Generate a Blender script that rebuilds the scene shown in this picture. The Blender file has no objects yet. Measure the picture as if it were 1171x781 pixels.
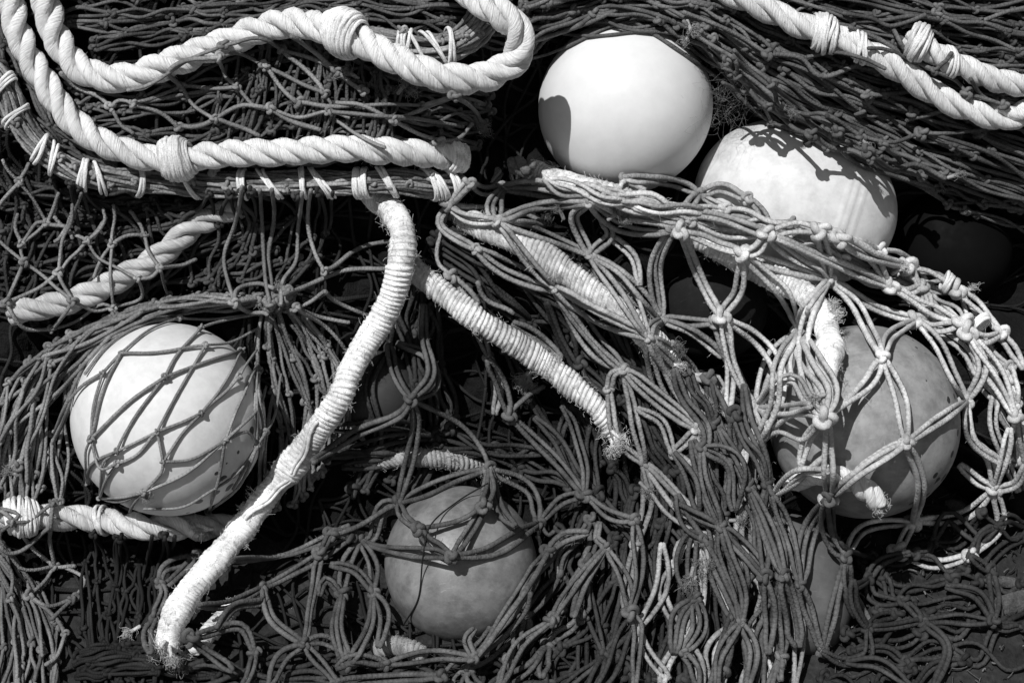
import bpy, math, random
import numpy as np
rng = np.random.default_rng(11); random.seed(11)
SC = bpy.context.scene; COL = SC.collection
# ------------------------------------------------------------------ frame
# Working frame, all in mm: x to the right, y down (both as seen square-on to the
# slope of the heap), w = height above that slope.  pt() turns it into world metres.
D = 2000.0; PITCH = math.radians(50); Z0 = 250.0
s_, c_ = math.sin(PITCH), math.cos(PITCH)
AX = np.array([1., 0, 0]); AV = np.array([0, s_, c_]); AW = np.array([0, -c_, s_])
def pt(x, y, w):
    x, y, w = np.broadcast_arrays(np.asarray(x, float), np.asarray(y, float), np.asarray(w, float))
    k = (D - w) / D
    return ((x - 585.5) * k)[..., None] * AX + ((390.5 - y) * k)[..., None] * AV + w[..., None] * AW + np.array([0, 0, Z0])
def ground_w(y):                       # where the level ground lies under a given y
    v = 390.5 - np.asarray(y, float)
    return -(Z0 + v * c_) / (s_ - v * c_ / D)

def nrm(a):
    return a / np.maximum(np.linalg.norm(a, axis=-1, keepdims=True), 1e-9)

# ------------------------------------------------------------------ mesh builder
class MB:
    def __init__(s):
        s.v = []; s.f = []; s.uv = []; s.t = []; s.n = 0
    def grid(s, V, closed, tone=0.5, vlen=None):
        """V: (rings, sides, 3)"""
        nr, ns = V.shape[:2]
        s.v.append(V.reshape(-1, 3))
        i = np.arange(nr - 1)[:, None]; j = np.arange(ns if closed else ns - 1)[None, :]
        j2 = (j + 1) % ns
        a = i * ns + j; b = i * ns + j2; c = (i + 1) * ns + j2; d = (i + 1) * ns + j
        s.f.append((np.stack(np.broadcast_arrays(a, b, c, d), -1).reshape(-1, 4) + s.n))
        if vlen is None: vlen = np.arange(nr, dtype=float)
        u0 = j / ns; u1 = (j + 1) / ns
        v0 = vlen[:-1][:, None]; v1 = vlen[1:][:, None]
        def q(u, v): return np.stack(np.broadcast_arrays(u, v), -1)
        s.uv.append(np.stack([q(u0, v0), q(u1, v0), q(u1, v1), q(u0, v1)], 2).reshape(-1, 2))
        tt = np.broadcast_to(np.asarray(tone, float), (nr,)) if np.ndim(tone) <= 1 else tone
        s.t.append(np.repeat(tt, ns)); s.n += nr * ns
    def tube(s, P, r, sides=6, tone=0.5, ref=AW, cap=True, squash=1.0, lobes=None):
        P = np.asarray(P, float); n = len(P)
        r = np.broadcast_to(np.asarray(r, float), (n,)).copy()
        tone = np.broadcast_to(np.asarray(tone, float), (n,)).copy()
        T = nrm(np.gradient(P, axis=0))
        if cap:
            P = np.concatenate([[P[0] - T[0] * r[0] * .45], P, [P[-1] + T[-1] * r[-1] * .45]])
            T = np.concatenate([T[:1], T, T[-1:]]); r = np.concatenate([[r[0] * .35], r, [r[-1] * .35]])
            P = np.concatenate([[P[0] - T[0] * r[0] * .3], P, [P[-1] + T[-1] * r[-1] * .3]])
            T = np.concatenate([T[:1], T, T[-1:]]); r = np.concatenate([[0.01], r, [0.01]])
            tone = np.concatenate([[tone[0]] * 2, tone, [tone[-1]] * 2])
            if np.ndim(ref) == 2: ref = np.concatenate([ref[:1]] * 2 + [ref] + [ref[-1:]] * 2)
        N = nrm(np.cross(T, ref)); B = np.cross(N, T)
        a = np.arange(sides) / sides * 2 * math.pi
        L = np.concatenate([[0], np.cumsum(np.linalg.norm(np.diff(P, axis=0), axis=1))])
        rr = r[:, None] * np.ones(sides)
        if lobes:
            k, amp, tw = lobes
            rr = rr * (1 + amp * np.abs(np.cos(k * .5 * a[None, :] + L[:, None] * tw)) - amp * .6)
        V = P[:, None, :] + rr[..., None] * (np.cos(a)[None, :, None] * N[:, None, :] + squash * np.sin(a)[None, :, None] * B[:, None, :])
        s.grid(V, True, tone, L * .001)
    def inst(s, tv, tf, tuv, M, pos, tone):
        """template copies: M (k,3,3) row-basis, pos (k,3)"""
        k = len(pos); nv = len(tv)
        V = np.einsum('va,kab->kvb', tv, M) + pos[:, None, :]
        s.v.append(V.reshape(-1, 3))
        s.f.append((tf[None] + (np.arange(k) * nv)[:, None, None]).reshape(-1, 4) + s.n)
        s.uv.append(np.tile(tuv, (k, 1))); s.t.append(np.repeat(tone, nv)); s.n += k * nv
    def build(s, name, mat, parent=None, origin=None):
        me = bpy.data.meshes.new(name)
        v = np.concatenate(s.v) * .001; f = np.concatenate(s.f).astype(np.int32)
        o = bpy.data.objects.new(name, me); COL.objects.link(o)
        if parent is not None:
            org = np.array(parent['_org']); o.parent = parent
        else:
            if origin is None: origin = np.array([v[:, 0].mean(), v[:, 1].mean(), v[:, 2].min()])
            org = np.asarray(origin, float); o.location = org; o['_org'] = list(org)
        v = v - org
        me.vertices.add(len(v)); me.vertices.foreach_set('co', v.astype(np.float32).ravel())
        me.loops.add(f.size); me.loops.foreach_set('vertex_index', f.ravel())
        me.polygons.add(len(f)); me.polygons.foreach_set('loop_start', np.arange(len(f), dtype=np.int32) * 4)
        me.polygons.foreach_set('use_smooth', np.ones(len(f), bool))
        me.update(calc_edges=True)
        uvl = me.uv_layers.new(name='UVMap'); uvl.data.foreach_set('uv', np.concatenate(s.uv).astype(np.float32).ravel())
        at = me.attributes.new('tone', 'FLOAT', 'POINT'); at.data.foreach_set('value', np.concatenate(s.t).astype(np.float32))
        me.materials.append(mat)
        return o
def tag(o, label=None, cat=None, group=None, kind=None):
    if label: o['label'] = label
    if cat: o['category'] = cat
    if group: o['group'] = group
    if kind: o['kind'] = kind
    return o

# ------------------------------------------------------------------ materials
class NT:
    def __init__(s, name):
        s.m = bpy.data.materials.new(name); s.m.use_nodes = True
        s.t = s.m.node_tree; s.b = s.t.nodes['Principled BSDF']
    def n(s, typ, **kw):
        nd = s.t.nodes.new(typ)
        for k, v in kw.items(): setattr(nd, k, v)
        return nd
    def put(s, sock, v):
        if hasattr(v, 'is_output'): s.t.links.new(v, sock)
        else: sock.default_value = v
    def math(s, op, a, b=0.0, c=None, clamp=False):
        nd = s.n('ShaderNodeMath', operation=op, use_clamp=clamp); s.put(nd.inputs[0], a); s.put(nd.inputs[1], b)
        if c is not None: s.put(nd.inputs[2], c)
        return nd.outputs[0]
    def noise(s, scale, detail=3, vec=None, rough=.6):
        nd = s.n('ShaderNodeTexNoise'); nd.inputs['Scale'].default_value = scale; nd.inputs['Detail'].default_value = detail
        nd.inputs['Roughness'].default_value = rough
        s.put(nd.inputs['Vector'], vec if vec is not None else s.obj()); return nd.outputs['Fac']
    def obj(s):
        if not hasattr(s, '_o'): s._o = s.n('ShaderNodeTexCoord').outputs['Object']
        return s._o
    def ramp(s, fac, a, b, lo=0.0, hi=1.0):
        nd = s.n('ShaderNodeMapRange'); s.put(nd.inputs[0], fac); nd.inputs[1].default_value = a; nd.inputs[2].default_value = b
        nd.inputs[3].default_value = lo; nd.inputs[4].default_value = hi; return nd.outputs[0]
    def grey(s, val):
        nd = s.n('ShaderNodeCombineColor'); [s.put(nd.inputs[i], val) for i in range(3)]; return nd.outputs[0]
    def bump(s, h, strength, dist):
        nd = s.n('ShaderNodeBump'); nd.inputs['Strength'].default_value = strength; nd.inputs['Distance'].default_value = dist
        s.put(nd.inputs['Height'], h); s.t.links.new(nd.outputs[0], s.b.inputs['Normal'])

def mat_cord(name, alb, period=.0065, turns=2, var=.55, rough=.8, bump=.5, dirt=.5, sheen=0.0, bd=.0012):
    """laid / braided twine: diagonal plait from the UV, tone per cord, dirt from noise"""
    m = NT(name)
    uv = m.n('ShaderNodeUVMap').outputs[0]; sp = m.n('ShaderNodeSeparateXYZ'); m.put(sp.inputs[0], uv)
    u, v = sp.outputs[0], sp.outputs[1]
    ph = 2 * math.pi
    a = m.math('SINE', m.math('ADD', m.math('MULTIPLY', u, ph * turns), m.math('MULTIPLY', v, ph / period)))
    b = m.math('SINE', m.math('SUBTRACT', m.math('MULTIPLY', u, ph * turns), m.math('MULTIPLY', v, ph / period)))
    plait = m.math('MAXIMUM', a, b)
    tone = m.n('ShaderNodeAttribute', attribute_name='tone').outputs['Fac']
    n1 = m.noise(55, 4); n2 = m.noise(600, 2); n3 = m.noise(11, 2)
    val = m.math('MULTIPLY', m.math('ADD', m.math('MULTIPLY', tone, 2 * var), 1 - var), alb)
    val = m.math('MULTIPLY', val, m.ramp(n1, .3, .7, 1 - dirt, 1 + dirt * .6))
    val = m.math('MULTIPLY', val, m.ramp(n3, .3, .7, .62, 1.35))
    val = m.math('MULTIPLY', val, m.ramp(n2, .3, .7, .75, 1.2))
    val = m.math('MULTIPLY', val, m.ramp(plait, -1, 1, .82, 1.05))
    val = m.math('MINIMUM', val, .88)
    m.put(m.b.inputs['Base Color'], m.grey(val)); m.b.inputs['Roughness'].default_value = rough
    m.b.inputs['Specular IOR Level'].default_value = .3
    if sheen: m.b.inputs['Sheen Weight'].default_value = sheen
    m.bump(m.math('ADD', m.math('MULTIPLY', plait, .35), m.math('MULTIPLY', n2, .8)), bump, bd)
    return m.m
def mat_yarn(name, alb, dirt=.2, k=9, period=.05, rough=.75):
    """strand of a laid rope: fine fibres running along the rope"""
    m = NT(name)
    uv = m.n('ShaderNodeUVMap').outputs[0]; sp = m.n('ShaderNodeSeparateXYZ'); m.put(sp.inputs[0], uv)
    ang = m.math('ADD', m.math('MULTIPLY', sp.outputs[0], 1.0), m.math('MULTIPLY', sp.outputs[1], 1 / period))
    cv = m.n('ShaderNodeCombineXYZ'); m.put(cv.inputs[0], m.math('MULTIPLY', ang, 26.0)); m.put(cv.inputs[1], m.math('MULTIPLY', sp.outputs[1], 45.0))
    fib = m.noise(1.0, 4, cv.outputs[0], .65)
    n1 = m.noise(30, 3); n2 = m.noise(9, 2)
    tone = m.n('ShaderNodeAttribute', attribute_name='tone').outputs['Fac']
    val = m.math('MULTIPLY', m.math('MULTIPLY', m.ramp(fib, .3, .62, .6, 1.08), m.ramp(n1, .3, .65, 1 - dirt, 1.05)), alb)
    val = m.math('MULTIPLY', val, m.ramp(tone, 0, 1, .85, 1.15)); val = m.math('MULTIPLY', val, m.ramp(n2, .3, .6, 1 - dirt * .6, 1.05))
    val = m.math('MINIMUM', val, .88)
    m.put(m.b.inputs['Base Color'], m.grey(val)); m.b.inputs['Roughness'].default_value = rough
    m.b.inputs['Specular IOR Level'].default_value = .3
    m.bump(fib, 1.0, .003)
    return m.m
def mat_float(name, alb, rough=.4, grime=.12, spec=.35, spots=0.0, scuff=.0, streak=None, spot_side=None):
    m = NT(name)
    n1 = m.noise(14, 5); n2 = m.noise(70, 4)
    mp = m.n('ShaderNodeMapping'); m.put(mp.inputs[0], m.obj()); mp.inputs['Scale'].default_value = (1, 9, 2.2); mp.inputs['Rotation'].default_value = (.3, .5, .8)
    sc = m.noise(45, 6, mp.outputs[0], .7)
    val = m.math('MULTIPLY', m.ramp(n1, .3, .72, 1 - grime, 1 + grime * .4), alb)
    val = m.math('MULTIPLY', val, m.ramp(n2, .35, .75, 1 + grime * .3, 1 - grime * .5))
    if scuff:
        for rot, sz in (((.2, .9, .4), 30), ((1.3, .3, 1.1), 24)):
            mq = m.n('ShaderNodeMapping'); m.put(mq.inputs[0], m.obj()); mq.inputs['Scale'].default_value = (1, 14, 1); mq.inputs['Rotation'].default_value = rot
            sq = m.noise(sz, 5, mq.outputs[0], .75); val = m.math('ADD', val, m.math('MULTIPLY', m.ramp(sq, .63, .7, 0, 1), scuff * 1.2))
        blot = m.noise(40, 6, None, .72); val = m.math('MULTIPLY', val, m.ramp(blot, .42, .62, 1 + min(.2, scuff * 2), 1 - min(.34, scuff * 4)))
        val = m.math('ADD', val, m.math('MULTIPLY', m.ramp(sc, .6, .78, 0, 1), scuff))
        val = m.math('MULTIPLY', val, m.ramp(sc, .3, .42, 1 - min(.6, scuff * 2.0), 1))
    if spots:
        vo = m.n('ShaderNodeTexVoronoi'); vo.inputs['Scale'].default_value = 70; vo.inputs['Randomness'].default_value = 1; m.put(vo.inputs['Vector'], m.obj())
        wc = m.n('ShaderNodeTexWhiteNoise'); m.put(wc.inputs['Vector'], vo.outputs['Position'])
        rad = m.math('MULTIPLY', m.math('GREATER_THAN', wc.outputs['Value'], 1 - spots), m.math('MULTIPLY', m.math('POWER', wc.outputs['Value'], 1.5), .5))
        if spot_side:
            sp = m.n('ShaderNodeSeparateXYZ'); m.put(sp.inputs[0], m.obj())
            e = m.math('ADD', m.math('MULTIPLY', sp.outputs[0], spot_side[0]), m.math('MULTIPLY', sp.outputs[2], spot_side[1]))
            rad = m.math('MULTIPLY', rad, m.ramp(e, .02, .06, 0, 1))
        edge = m.math('ADD', vo.outputs['Distance'], m.math('MULTIPLY', m.math('SUBTRACT', n2, .5), .12))
        msk = m.math('LESS_THAN', edge, rad)
        val = m.math('MULTIPLY', val, m.ramp(msk, 0, 1, 1, .1))
    m.put(m.b.inputs['Base Color'], m.grey(m.math('MINIMUM', val, .86)))
    m.put(m.b.inputs['Roughness'], m.ramp(n2, .3, .7, rough, rough + .2))
    m.b.inputs['Specular IOR Level'].default_value = spec
    m.bump(m.math('ADD', m.math('MULTIPLY', n2, .6), sc), .12, .001)
    return m.m
def mat_plain(name, lo, hi, scale, rough=.9, bump=.6):
    m = NT(name); n1 = m.noise(scale, 6); n2 = m.noise(scale * 6, 4)
    m.put(m.b.inputs['Base Color'], m.grey(m.math('MULTIPLY', m.ramp(n1, .3, .7, lo, hi), m.ramp(n2, .3, .7, .6, 1.3))))
    m.b.inputs['Roughness'].default_value = rough; m.b.inputs['Specular IOR Level'].default_value = .2
    m.bump(m.math('ADD', n1, m.math('MULTIPLY', n2, .4)), bump, .01); return m.m

M = dict(
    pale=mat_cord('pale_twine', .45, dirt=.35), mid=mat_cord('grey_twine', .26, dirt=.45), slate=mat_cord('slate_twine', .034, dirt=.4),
    serve3=mat_cord('shaded_serving', .30, period=.012, turns=1, var=.22, dirt=.4, bump=.3), low=mat_cord('vignetted_grey_twine', .09, dirt=.45), open=mat_cord('open_twine', .19, period=.005, dirt=.35),  # serve3 has shade in its colour; low is darkened to imitate edge vignetting
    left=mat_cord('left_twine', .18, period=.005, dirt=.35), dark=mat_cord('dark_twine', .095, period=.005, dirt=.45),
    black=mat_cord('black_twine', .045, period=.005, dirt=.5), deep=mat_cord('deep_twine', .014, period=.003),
    serve=mat_cord('white_serving', .84, period=.012, turns=1, var=.14, dirt=.25, bump=.3), lash=mat_cord('white_lashing', .72, period=.02, var=.2, dirt=.2, turns=4, bump=.35),
    serve2=mat_cord('weathered_serving', .66, period=.012, turns=1, var=.2, dirt=.4, bump=.3), fuzz=mat_cord('fray', .5, var=.3, dirt=.1, bump=0),
    fuzz_d=mat_cord('dark_fray', .26, var=.3, dirt=.1, bump=0),
    rope=mat_yarn('white_rope', .93, dirt=.12), rope_g=mat_yarn('grey_rope', .40, dirt=.35), rope_d=mat_yarn('dirty_rope', .78, dirt=.3),
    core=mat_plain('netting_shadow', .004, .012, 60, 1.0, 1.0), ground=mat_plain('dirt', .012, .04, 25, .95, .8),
    straw=mat_cord('straw', .13, var=.8, period=.1, bump=.2), wood=mat_plain('weathered_wood', .04, .12, 90, .9, .5),
)
# ------------------------------------------------------------------ splines and the height map
def spline(pts, step=4.0, n=None):
    """Catmull-Rom through the points, evenly resampled"""
    P = np.asarray(pts, float)
    if len(P) == 2:
        Q = P[0] + (P[1] - P[0]) * np.linspace(0, 1, 24)[:, None]
    else:
        E = np.concatenate([[2 * P[0] - P[1]], P, [2 * P[-1] - P[-2]]]); t = np.linspace(0, 1, 14, endpoint=False)[:, None]
        seg = []
        for i in range(len(P) - 1):
            a, b, c, d = E[i:i + 4]
            seg.append(.5 * (2 * b + (c - a) * t + (2 * a - 5 * b + 4 * c - d) * t ** 2 + (3 * b - a - 3 * c + d) * t ** 3))
        Q = np.concatenate(seg + [P[-1:]])
    L = np.concatenate([[0], np.cumsum(np.linalg.norm(np.diff(Q, axis=0), axis=1))])
    if n is None: n = max(4, int(L[-1] / step) + 1)
    s = np.linspace(0, L[-1], n)
    return np.stack([np.interp(s, L, Q[:, k]) for k in range(Q.shape[1])], -1)

GX0, GY0, GS = -260., -240., 2.0
NX, NY = int((1440 - GX0) / GS), int((1020 - GY0) / GS)
gx = GX0 + np.arange(NX) * GS; gy = GY0 + np.arange(NY) * GS
XX, YY = np.meshgrid(gx, gy)
CORE = np.array([  # x, y, w : the shape of the heap under everything
 (-220,-200,-60),(0,-200,-40),(250,-220,-60),(500,-220,-80),(800,-220,-60),(1100,-220,-40),(1400,-200,-200),
 (-150,-80,10),(0,-10,20),(150,-20,20),(300,-10,15),(450,-10,45),(540,30,40),(490,60,50),(600,-10,-10),(750,-30,-20),(900,-30,10),(1050,-10,20),(1171,10,20),(1300,40,-40),
 (-60,100,20),(0,100,15),(60,60,-10),(150,50,-5),(300,100,0),(450,110,25),(120,140,10),(300,190,15),(450,190,15),(520,170,0),(565,95,-60),
 (570,150,-120),(590,220,-120),(560,190,-110),
 (-60,250,-30),(0,250,-30),(100,255,-45),(200,250,-60),(300,255,-90),(400,270,-110),(470,260,-90),
 (0,330,-40),(100,330,-50),(230,330,-80),(330,320,-40),(390,350,-80),(480,340,-100),
 (195,478,-130),(80,470,-80),(30,430,-40),(-60,450,-50),(20,540,-60),(-60,560,-80),(320,440,-60),(380,440,-120),(330,530,-110),(420,480,-150),
 (0,600,-50),(100,600,-90),(220,600,-110),(110,660,-140),(220,670,-120),(120,730,-90),(20,680,-60),(30,770,-40),(-60,700,-60),(200,790,-40),
 (480,420,-160),(500,500,-120),(520,645,-160),(430,580,-120),(400,680,-110),(560,770,-50),(350,760,-80),(300,640,-130),(630,640,-100),(450,850,-10),
 (540,260,-40),(560,310,-50),(640,290,-60),(700,370,-70),(600,430,-150),(640,510,-160),(700,560,-140),(760,500,-50),(780,620,-60),(720,700,-140),(800,720,-70),(680,760,-120),(760,820,-20),
 (620,210,-50),(700,230,-50),(780,270,-30),(850,310,-60),(820,370,-140),(900,280,-60),(960,330,-80),(880,420,-120),(860,520,-50),(860,620,-50),
 (995,475,-150),(1050,330,-80),(1110,400,-60),(1150,470,-60),(1160,560,-90),(1250,430,-160),(1300,600,-300),
 (930,660,-130),(870,740,-50),(1010,640,-220),(1080,620,-220),(1060,720,-200),(1160,660,-220),(1000,780,-120),(960,740,-100),
 (620,80,-60),(640,130,-150),(715,122,-150),(800,180,-190),(910,230,-200),(850,50,-15),(930,90,-10),(1050,160,-20),(1150,200,-40),(1171,90,0),(1260,120,-60),
 (1080,280,-280),(1150,300,-200),(1260,250,-160),(1000,200,-120)], float)
def core_height(X, Y):
    num = np.zeros_like(X); den = np.full_like(X, 1e-6) 
    for x, y, w in CORE:
        d2 = (X - x) ** 2 + (Y - y) ** 2
        k = np.exp(-d2 / (2 * 42. ** 2)) + 1e-3 * np.exp(-d2 / (2 * 130. ** 2)) + 1e-7
        num += k * w; den += k
    h = num / den
    out = np.maximum(np.maximum(-180 - X, X - 1330), np.maximum(-200 - Y, Y - 900))   # fall to the ground outside
    return h - np.maximum(out, 0) * 3.0
def wav(X, Y, sc, seed):
    r = np.random.default_rng(seed); o = 0
    for _ in range(7):
        a = r.uniform(0, 6.28); k = r.uniform(.6, 1.6) / sc * 6.28; o = o + np.sin(k * (X * np.cos(a) + Y * np.sin(a)) + r.uniform(0, 6.28))
    return o / 4.0
H = core_height(XX, YY) + 9 * wav(XX, YY, 70, 3) + 5 * wav(XX, YY, 28, 4)
H_core = H.copy()
H = np.maximum(H, ground_w(YY))
def ij(x, y):
    return np.clip(((y - GY0) / GS + .5).astype(int), 0, NY - 1), np.clip(((x - GX0) / GS + .5).astype(int), 0, NX - 1)
def support(x, y, r, Hm=None):
    Hm = H if Hm is None else Hm
    h = Hm[ij(x, y)]
    q = r * .75
    for dx, dy in ((q, 0), (-q, 0), (0, q), (0, -q)):
        h = np.maximum(h, Hm[ij(x + dx, y + dy)] - r * .35)
    return h
def stamp(x, y, w, r):
    x = np.ravel(x); y = np.ravel(y); w = np.ravel(w)
    r = np.broadcast_to(np.asarray(r, float), x.shape); k = int(r.max() / GS)
    for a in range(-k, k + 1):
        for b in range(-k, k + 1):
            d2 = (a * GS) ** 2 + (b * GS) ** 2
            mk = d2 <= r * r
            if mk.any(): np.maximum.at(H, ij(x[mk] + a * GS, y[mk] + b * GS), w[mk] + np.sqrt(r[mk] ** 2 - d2))
def envelope(h, it):
    """smooth curve that stays above h along the last axis (ends kept)"""
    w = h.copy()
    for _ in range(it):
        s = w.copy(); s[..., 1:-1] = .25 * w[..., :-2] + .5 * w[..., 1:-1] + .25 * w[..., 2:]
        w = np.maximum(h, s)
    for _ in range(3):
        s = w.copy(); s[..., 1:-1] = .25 * w[..., :-2] + .5 * w[..., 1:-1] + .25 * w[..., 2:]; w = s
    return w

# ------------------------------------------------------------------ netting
def knot_templates():
    out = []
    for v in range(6):
        t = np.linspace(0, 2 * math.pi, 37)
        P = np.stack([np.sin(t) + 2 * np.sin(2 * t), np.cos(t) - 2 * np.cos(2 * t), -1.25 * np.sin(3 * t)], -1)
        P = P * np.array([.52, .44, .8]) * (1 + .14 * rng.standard_normal(3)) + .12 * np.sin(t[:, None] * np.array([1, 2, 3]) + rng.uniform(0, 6, 3))
        b = MB(); b.tube(P, .72, 7, ref=np.broadcast_to(np.array([.2, .1, 1.]), P.shape), cap=False)
        out.append((np.concatenate(b.v), np.concatenate(b.f), np.concatenate(b.uv)))
    return out
KNOTS = knot_templates()
def put_knots(mb, x, y, w, ang, r, tone):
    n = len(x)
    if not n: return
    P = pt(x, y, w); sel = rng.integers(0, len(KNOTS), n)
    r = np.broadcast_to(r, (n,))
    for k in range(len(KNOTS)):
        q = np.where(sel == k)[0]
        if not len(q): continue
        a = ang[q] + rng.normal(0, .5, len(q)); tilt = rng.normal(0, .45, len(q))
        ca, sa = np.cos(a), np.sin(a)
        e1 = ca[:, None] * AX - sa[:, None] * AV; e2 = sa[:, None] * AX + ca[:, None] * AV; e3 = np.broadcast_to(AW, e1.shape)
        f2 = np.cos(tilt)[:, None] * e2 + np.sin(tilt)[:, None] * e3; f3 = np.cos(tilt)[:, None] * e3 - np.sin(tilt)[:, None] * e2
        R = np.stack([e1, f2, f3], 1) * (1.28 * r[q] * rng.uniform(.85, 1.2, len(q)))[:, None, None]
        mb.inst(*KNOTS[k], R, P[q], tone[q])

def rails_net(rails, m, n, jit=.18, bunch=0.0, k=3, drop=.03, seed=0):
    """diamond mesh between rails; m rows along, n meshes across -> nodes, edges"""
    r = np.random.default_rng(seed + 101)
    R = np.stack([spline(q, n=60) for q in rails])            # (k,60,2)
    A = np.stack([spline(R[:, i], n=60) for i in range(60)], 1) if len(rails) > 2 else None
    def S(s, t):
        if A is None: G = R[0] + (R[1] - R[0]) * np.clip(t, 0, 1); Q = G
        else:
            f = np.clip(t, 0, 1) * 59; i = min(int(f), 58); Q = A[i] + (A[i + 1] - A[i]) * (f - i)
        f = np.clip(s, 0, 1) * 59; i = min(int(f), 58); return Q[i] + (Q[i + 1] - Q[i]) * (f - i)
    idx = {}; nodes = []
    for i in range(m + 1):
        for j in range(n + 1 - (i % 2)):
            s = (i + r.normal(0, jit) + .35 * math.sin(j * 1.7 + seed)) / m; t = (j + .5 * (i % 2) + r.normal(0, jit)) / n
            t = t - bunch * math.sin(6.283 * k * t + seed + .5 * math.sin(i * .9 + seed)) / (6.283 * k)
            idx[i, j] = len(nodes); nodes.append(S(s, t))
    edges = []
    for i in range(m):
        for j in range(n + 1 - (i % 2)):
            for q in ((j - 1, j) if i % 2 == 0 else (j, j + 1)):
                if (i + 1, q) in idx and r.random() > drop: edges.append((idx[i, j], idx[i + 1, q]))
    return np.array(nodes), edges

def lay_net(mb, nodes, edges, r, double=0, bow=.07, stiff=25, lift=0.0, batches=4, knots=True, tone=(.5, .2), ns=None, vias=None, kscale=1.0, wob=1.0, sides=6, tail=0.0, loose=0, mult=None):
    """drape cords node-to-node over whatever already lies there, add knots, and leave the result in the height map"""
    global H
    nodes = np.asarray(nodes, float)
    nodes = nodes + np.stack([wav(nodes[:, 0], nodes[:, 1], 60, 21), wav(nodes[:, 0], nodes[:, 1], 60, 22)], -1) * 1.6 * wob
    nw = support(nodes[:, 0], nodes[:, 1], r * 2) + r * 1.3 + lift + rng.uniform(0, 2.0 * r, len(nodes))
    Hpre = H.copy()
    ang_acc = np.zeros((len(nodes), 2)); E = list(range(len(edges))); rng.shuffle(E)
    deg = np.zeros(len(nodes), int)
    for bi in range(batches):
        todo = E[bi::batches]; cords = []
        for e in todo:
            a, b = edges[e]; p, q = nodes[a], nodes[b]; d = q - p; L = np.linalg.norm(d)
            if L < 2: continue
            nn = np.array([-d[1], d[0]]) / L
            if vias is not None and vias[e]: ctl = [p] + [np.asarray(v, float) for v in vias[e]] + [q]
            else:
                o1, o2 = rng.normal(0, bow * L, 2)
                ctl = [p, p + d * .33 + nn * (o1 * .8 + .3 * o2), p + d * .67 + nn * o2, q]
            mc = int(mult[e]) if mult is not None else (2 if double and rng.random() < double else 1)
            if L < 38: mc = min(mc, 1 if L < 22 else 2)
            for cp in range(mc): cords.append((ctl, a, b, cp - (mc - 1) / 2, L))
            dd = d / L; ang_acc[a] += [dd[0] ** 2 - dd[1] ** 2, 2 * dd[0] * dd[1]]; ang_acc[b] += [dd[0] ** 2 - dd[1] ** 2, 2 * dd[0] * dd[1]]
            deg[a] += 1; deg[b] += 1
        groups = {}
        for c in cords: groups.setdefault(min(5, int(c[4] / 40)), []).append(c)
        for gk, cs in groups.items():
            n = (8, 14, 22, 30, 38, 48)[gk]
            C = np.stack([spline(c[0], n=n) for c in cs])
            t = np.linspace(0, 1, n); prof = np.minimum(1, np.minimum(t, 1 - t) * 6)
            for k, c in enumerate(cs):
                T = np.gradient(C[k], axis=0); N = np.stack([-T[:, 1], T[:, 0]], -1); N /= np.maximum(np.linalg.norm(N, axis=1, keepdims=True), 1e-6)
                wv = rng.normal(0, .5, 3)
                o = r * (.35 + .5 * wob) * (wv[0] * np.sin(t * 4.5 + wv[2] * 3) * 1.3 + .35 * wv[1] * np.sin(t * 11 + 1)) * prof
                if c[3]: o = o + c[3] * 2 * r * (.42 + (.34 + .3 * abs(rng.normal())) * prof + min(1, c[4] / 70) * .5 * abs(rng.normal()) * np.sin(t * 3.14) ** 2) * min(1, .3 + c[4] / 55)
                C[k] += N * o[:, None]
            h = support(C[..., 0], C[..., 1], r) + r * .95
            hp = support(C[..., 0], C[..., 1], r, Hpre) + r * .95
            ln = np.array([c[4] for c in cs])[:, None]; de = np.minimum(t, 1 - t)[None] * ln
            h = np.where(de < 4.5 * r, np.minimum(h, np.maximum(hp, np.where(t[None] < .5, nw[[c[1] for c in cs]][:, None], nw[[c[2] for c in cs]][:, None]))), h)
            wa = nw[[c[1] for c in cs]] + rng.normal(0, .4 * r, len(cs)); wb = nw[[c[2] for c in cs]] + rng.normal(0, .4 * r, len(cs))
            h[:, 0] = wa; h[:, -1] = wb
            if loose: h = np.maximum(h, h) + np.abs(rng.normal(0, loose, (len(cs), 1))) * np.sin(t * 3.14)[None]
            w = envelope(h, stiff) + np.array([(int(c[3] * 2 + 8) // 2 % 2) * r * .8 for c in cs])[:, None] * prof[None]
            for k, c in enumerate(cs):
                tn = float(np.clip(rng.normal(*tone), 0, 1))
                rr = r * rng.uniform(.84, 1.12)
                if r >= 2.9 and rng.random() < .8:
                    for _ in range(int(2 + c[4] / 25)):
                        q = int(rng.integers(1, n - 1)); v = nrm(rng.standard_normal(3) + .5 * AW); Lf = rng.uniform(3, 8); tf = np.linspace(0, 1, 4)[:, None]
                        mb.tube(pt(C[k, q, 0], C[k, q, 1], w[k, q]) + v * (rr * .9 + Lf * tf) + rng.standard_normal(3) * Lf * .25 * np.sin(tf * 3.5), .2, 3, tn, ref=np.array([.3, .5, .2]), cap=False)
                mb.tube(pt(C[k, :, 0], C[k, :, 1], w[k]), rr * (1 + .06 * np.sin(t * 40 + k)), sides, tn)
            stamp(C[..., 0], C[..., 1], w - r * .3, r)
    if knots:
        q = np.where(deg >= 2)[0]
        if len(q):
            ang = .5 * np.arctan2(ang_acc[q, 1], ang_acc[q, 0])
            put_knots(mb, nodes[q, 0], nodes[q, 1], nw[q], ang, r * (1.15 if double else 1.0) * kscale, np.clip(rng.normal(tone[0] + .08, tone[1], len(q)), 0, 1))
            stamp(nodes[q, 0], nodes[q, 1], nw[q], r * 1.8)
    return nodes, nw

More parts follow.
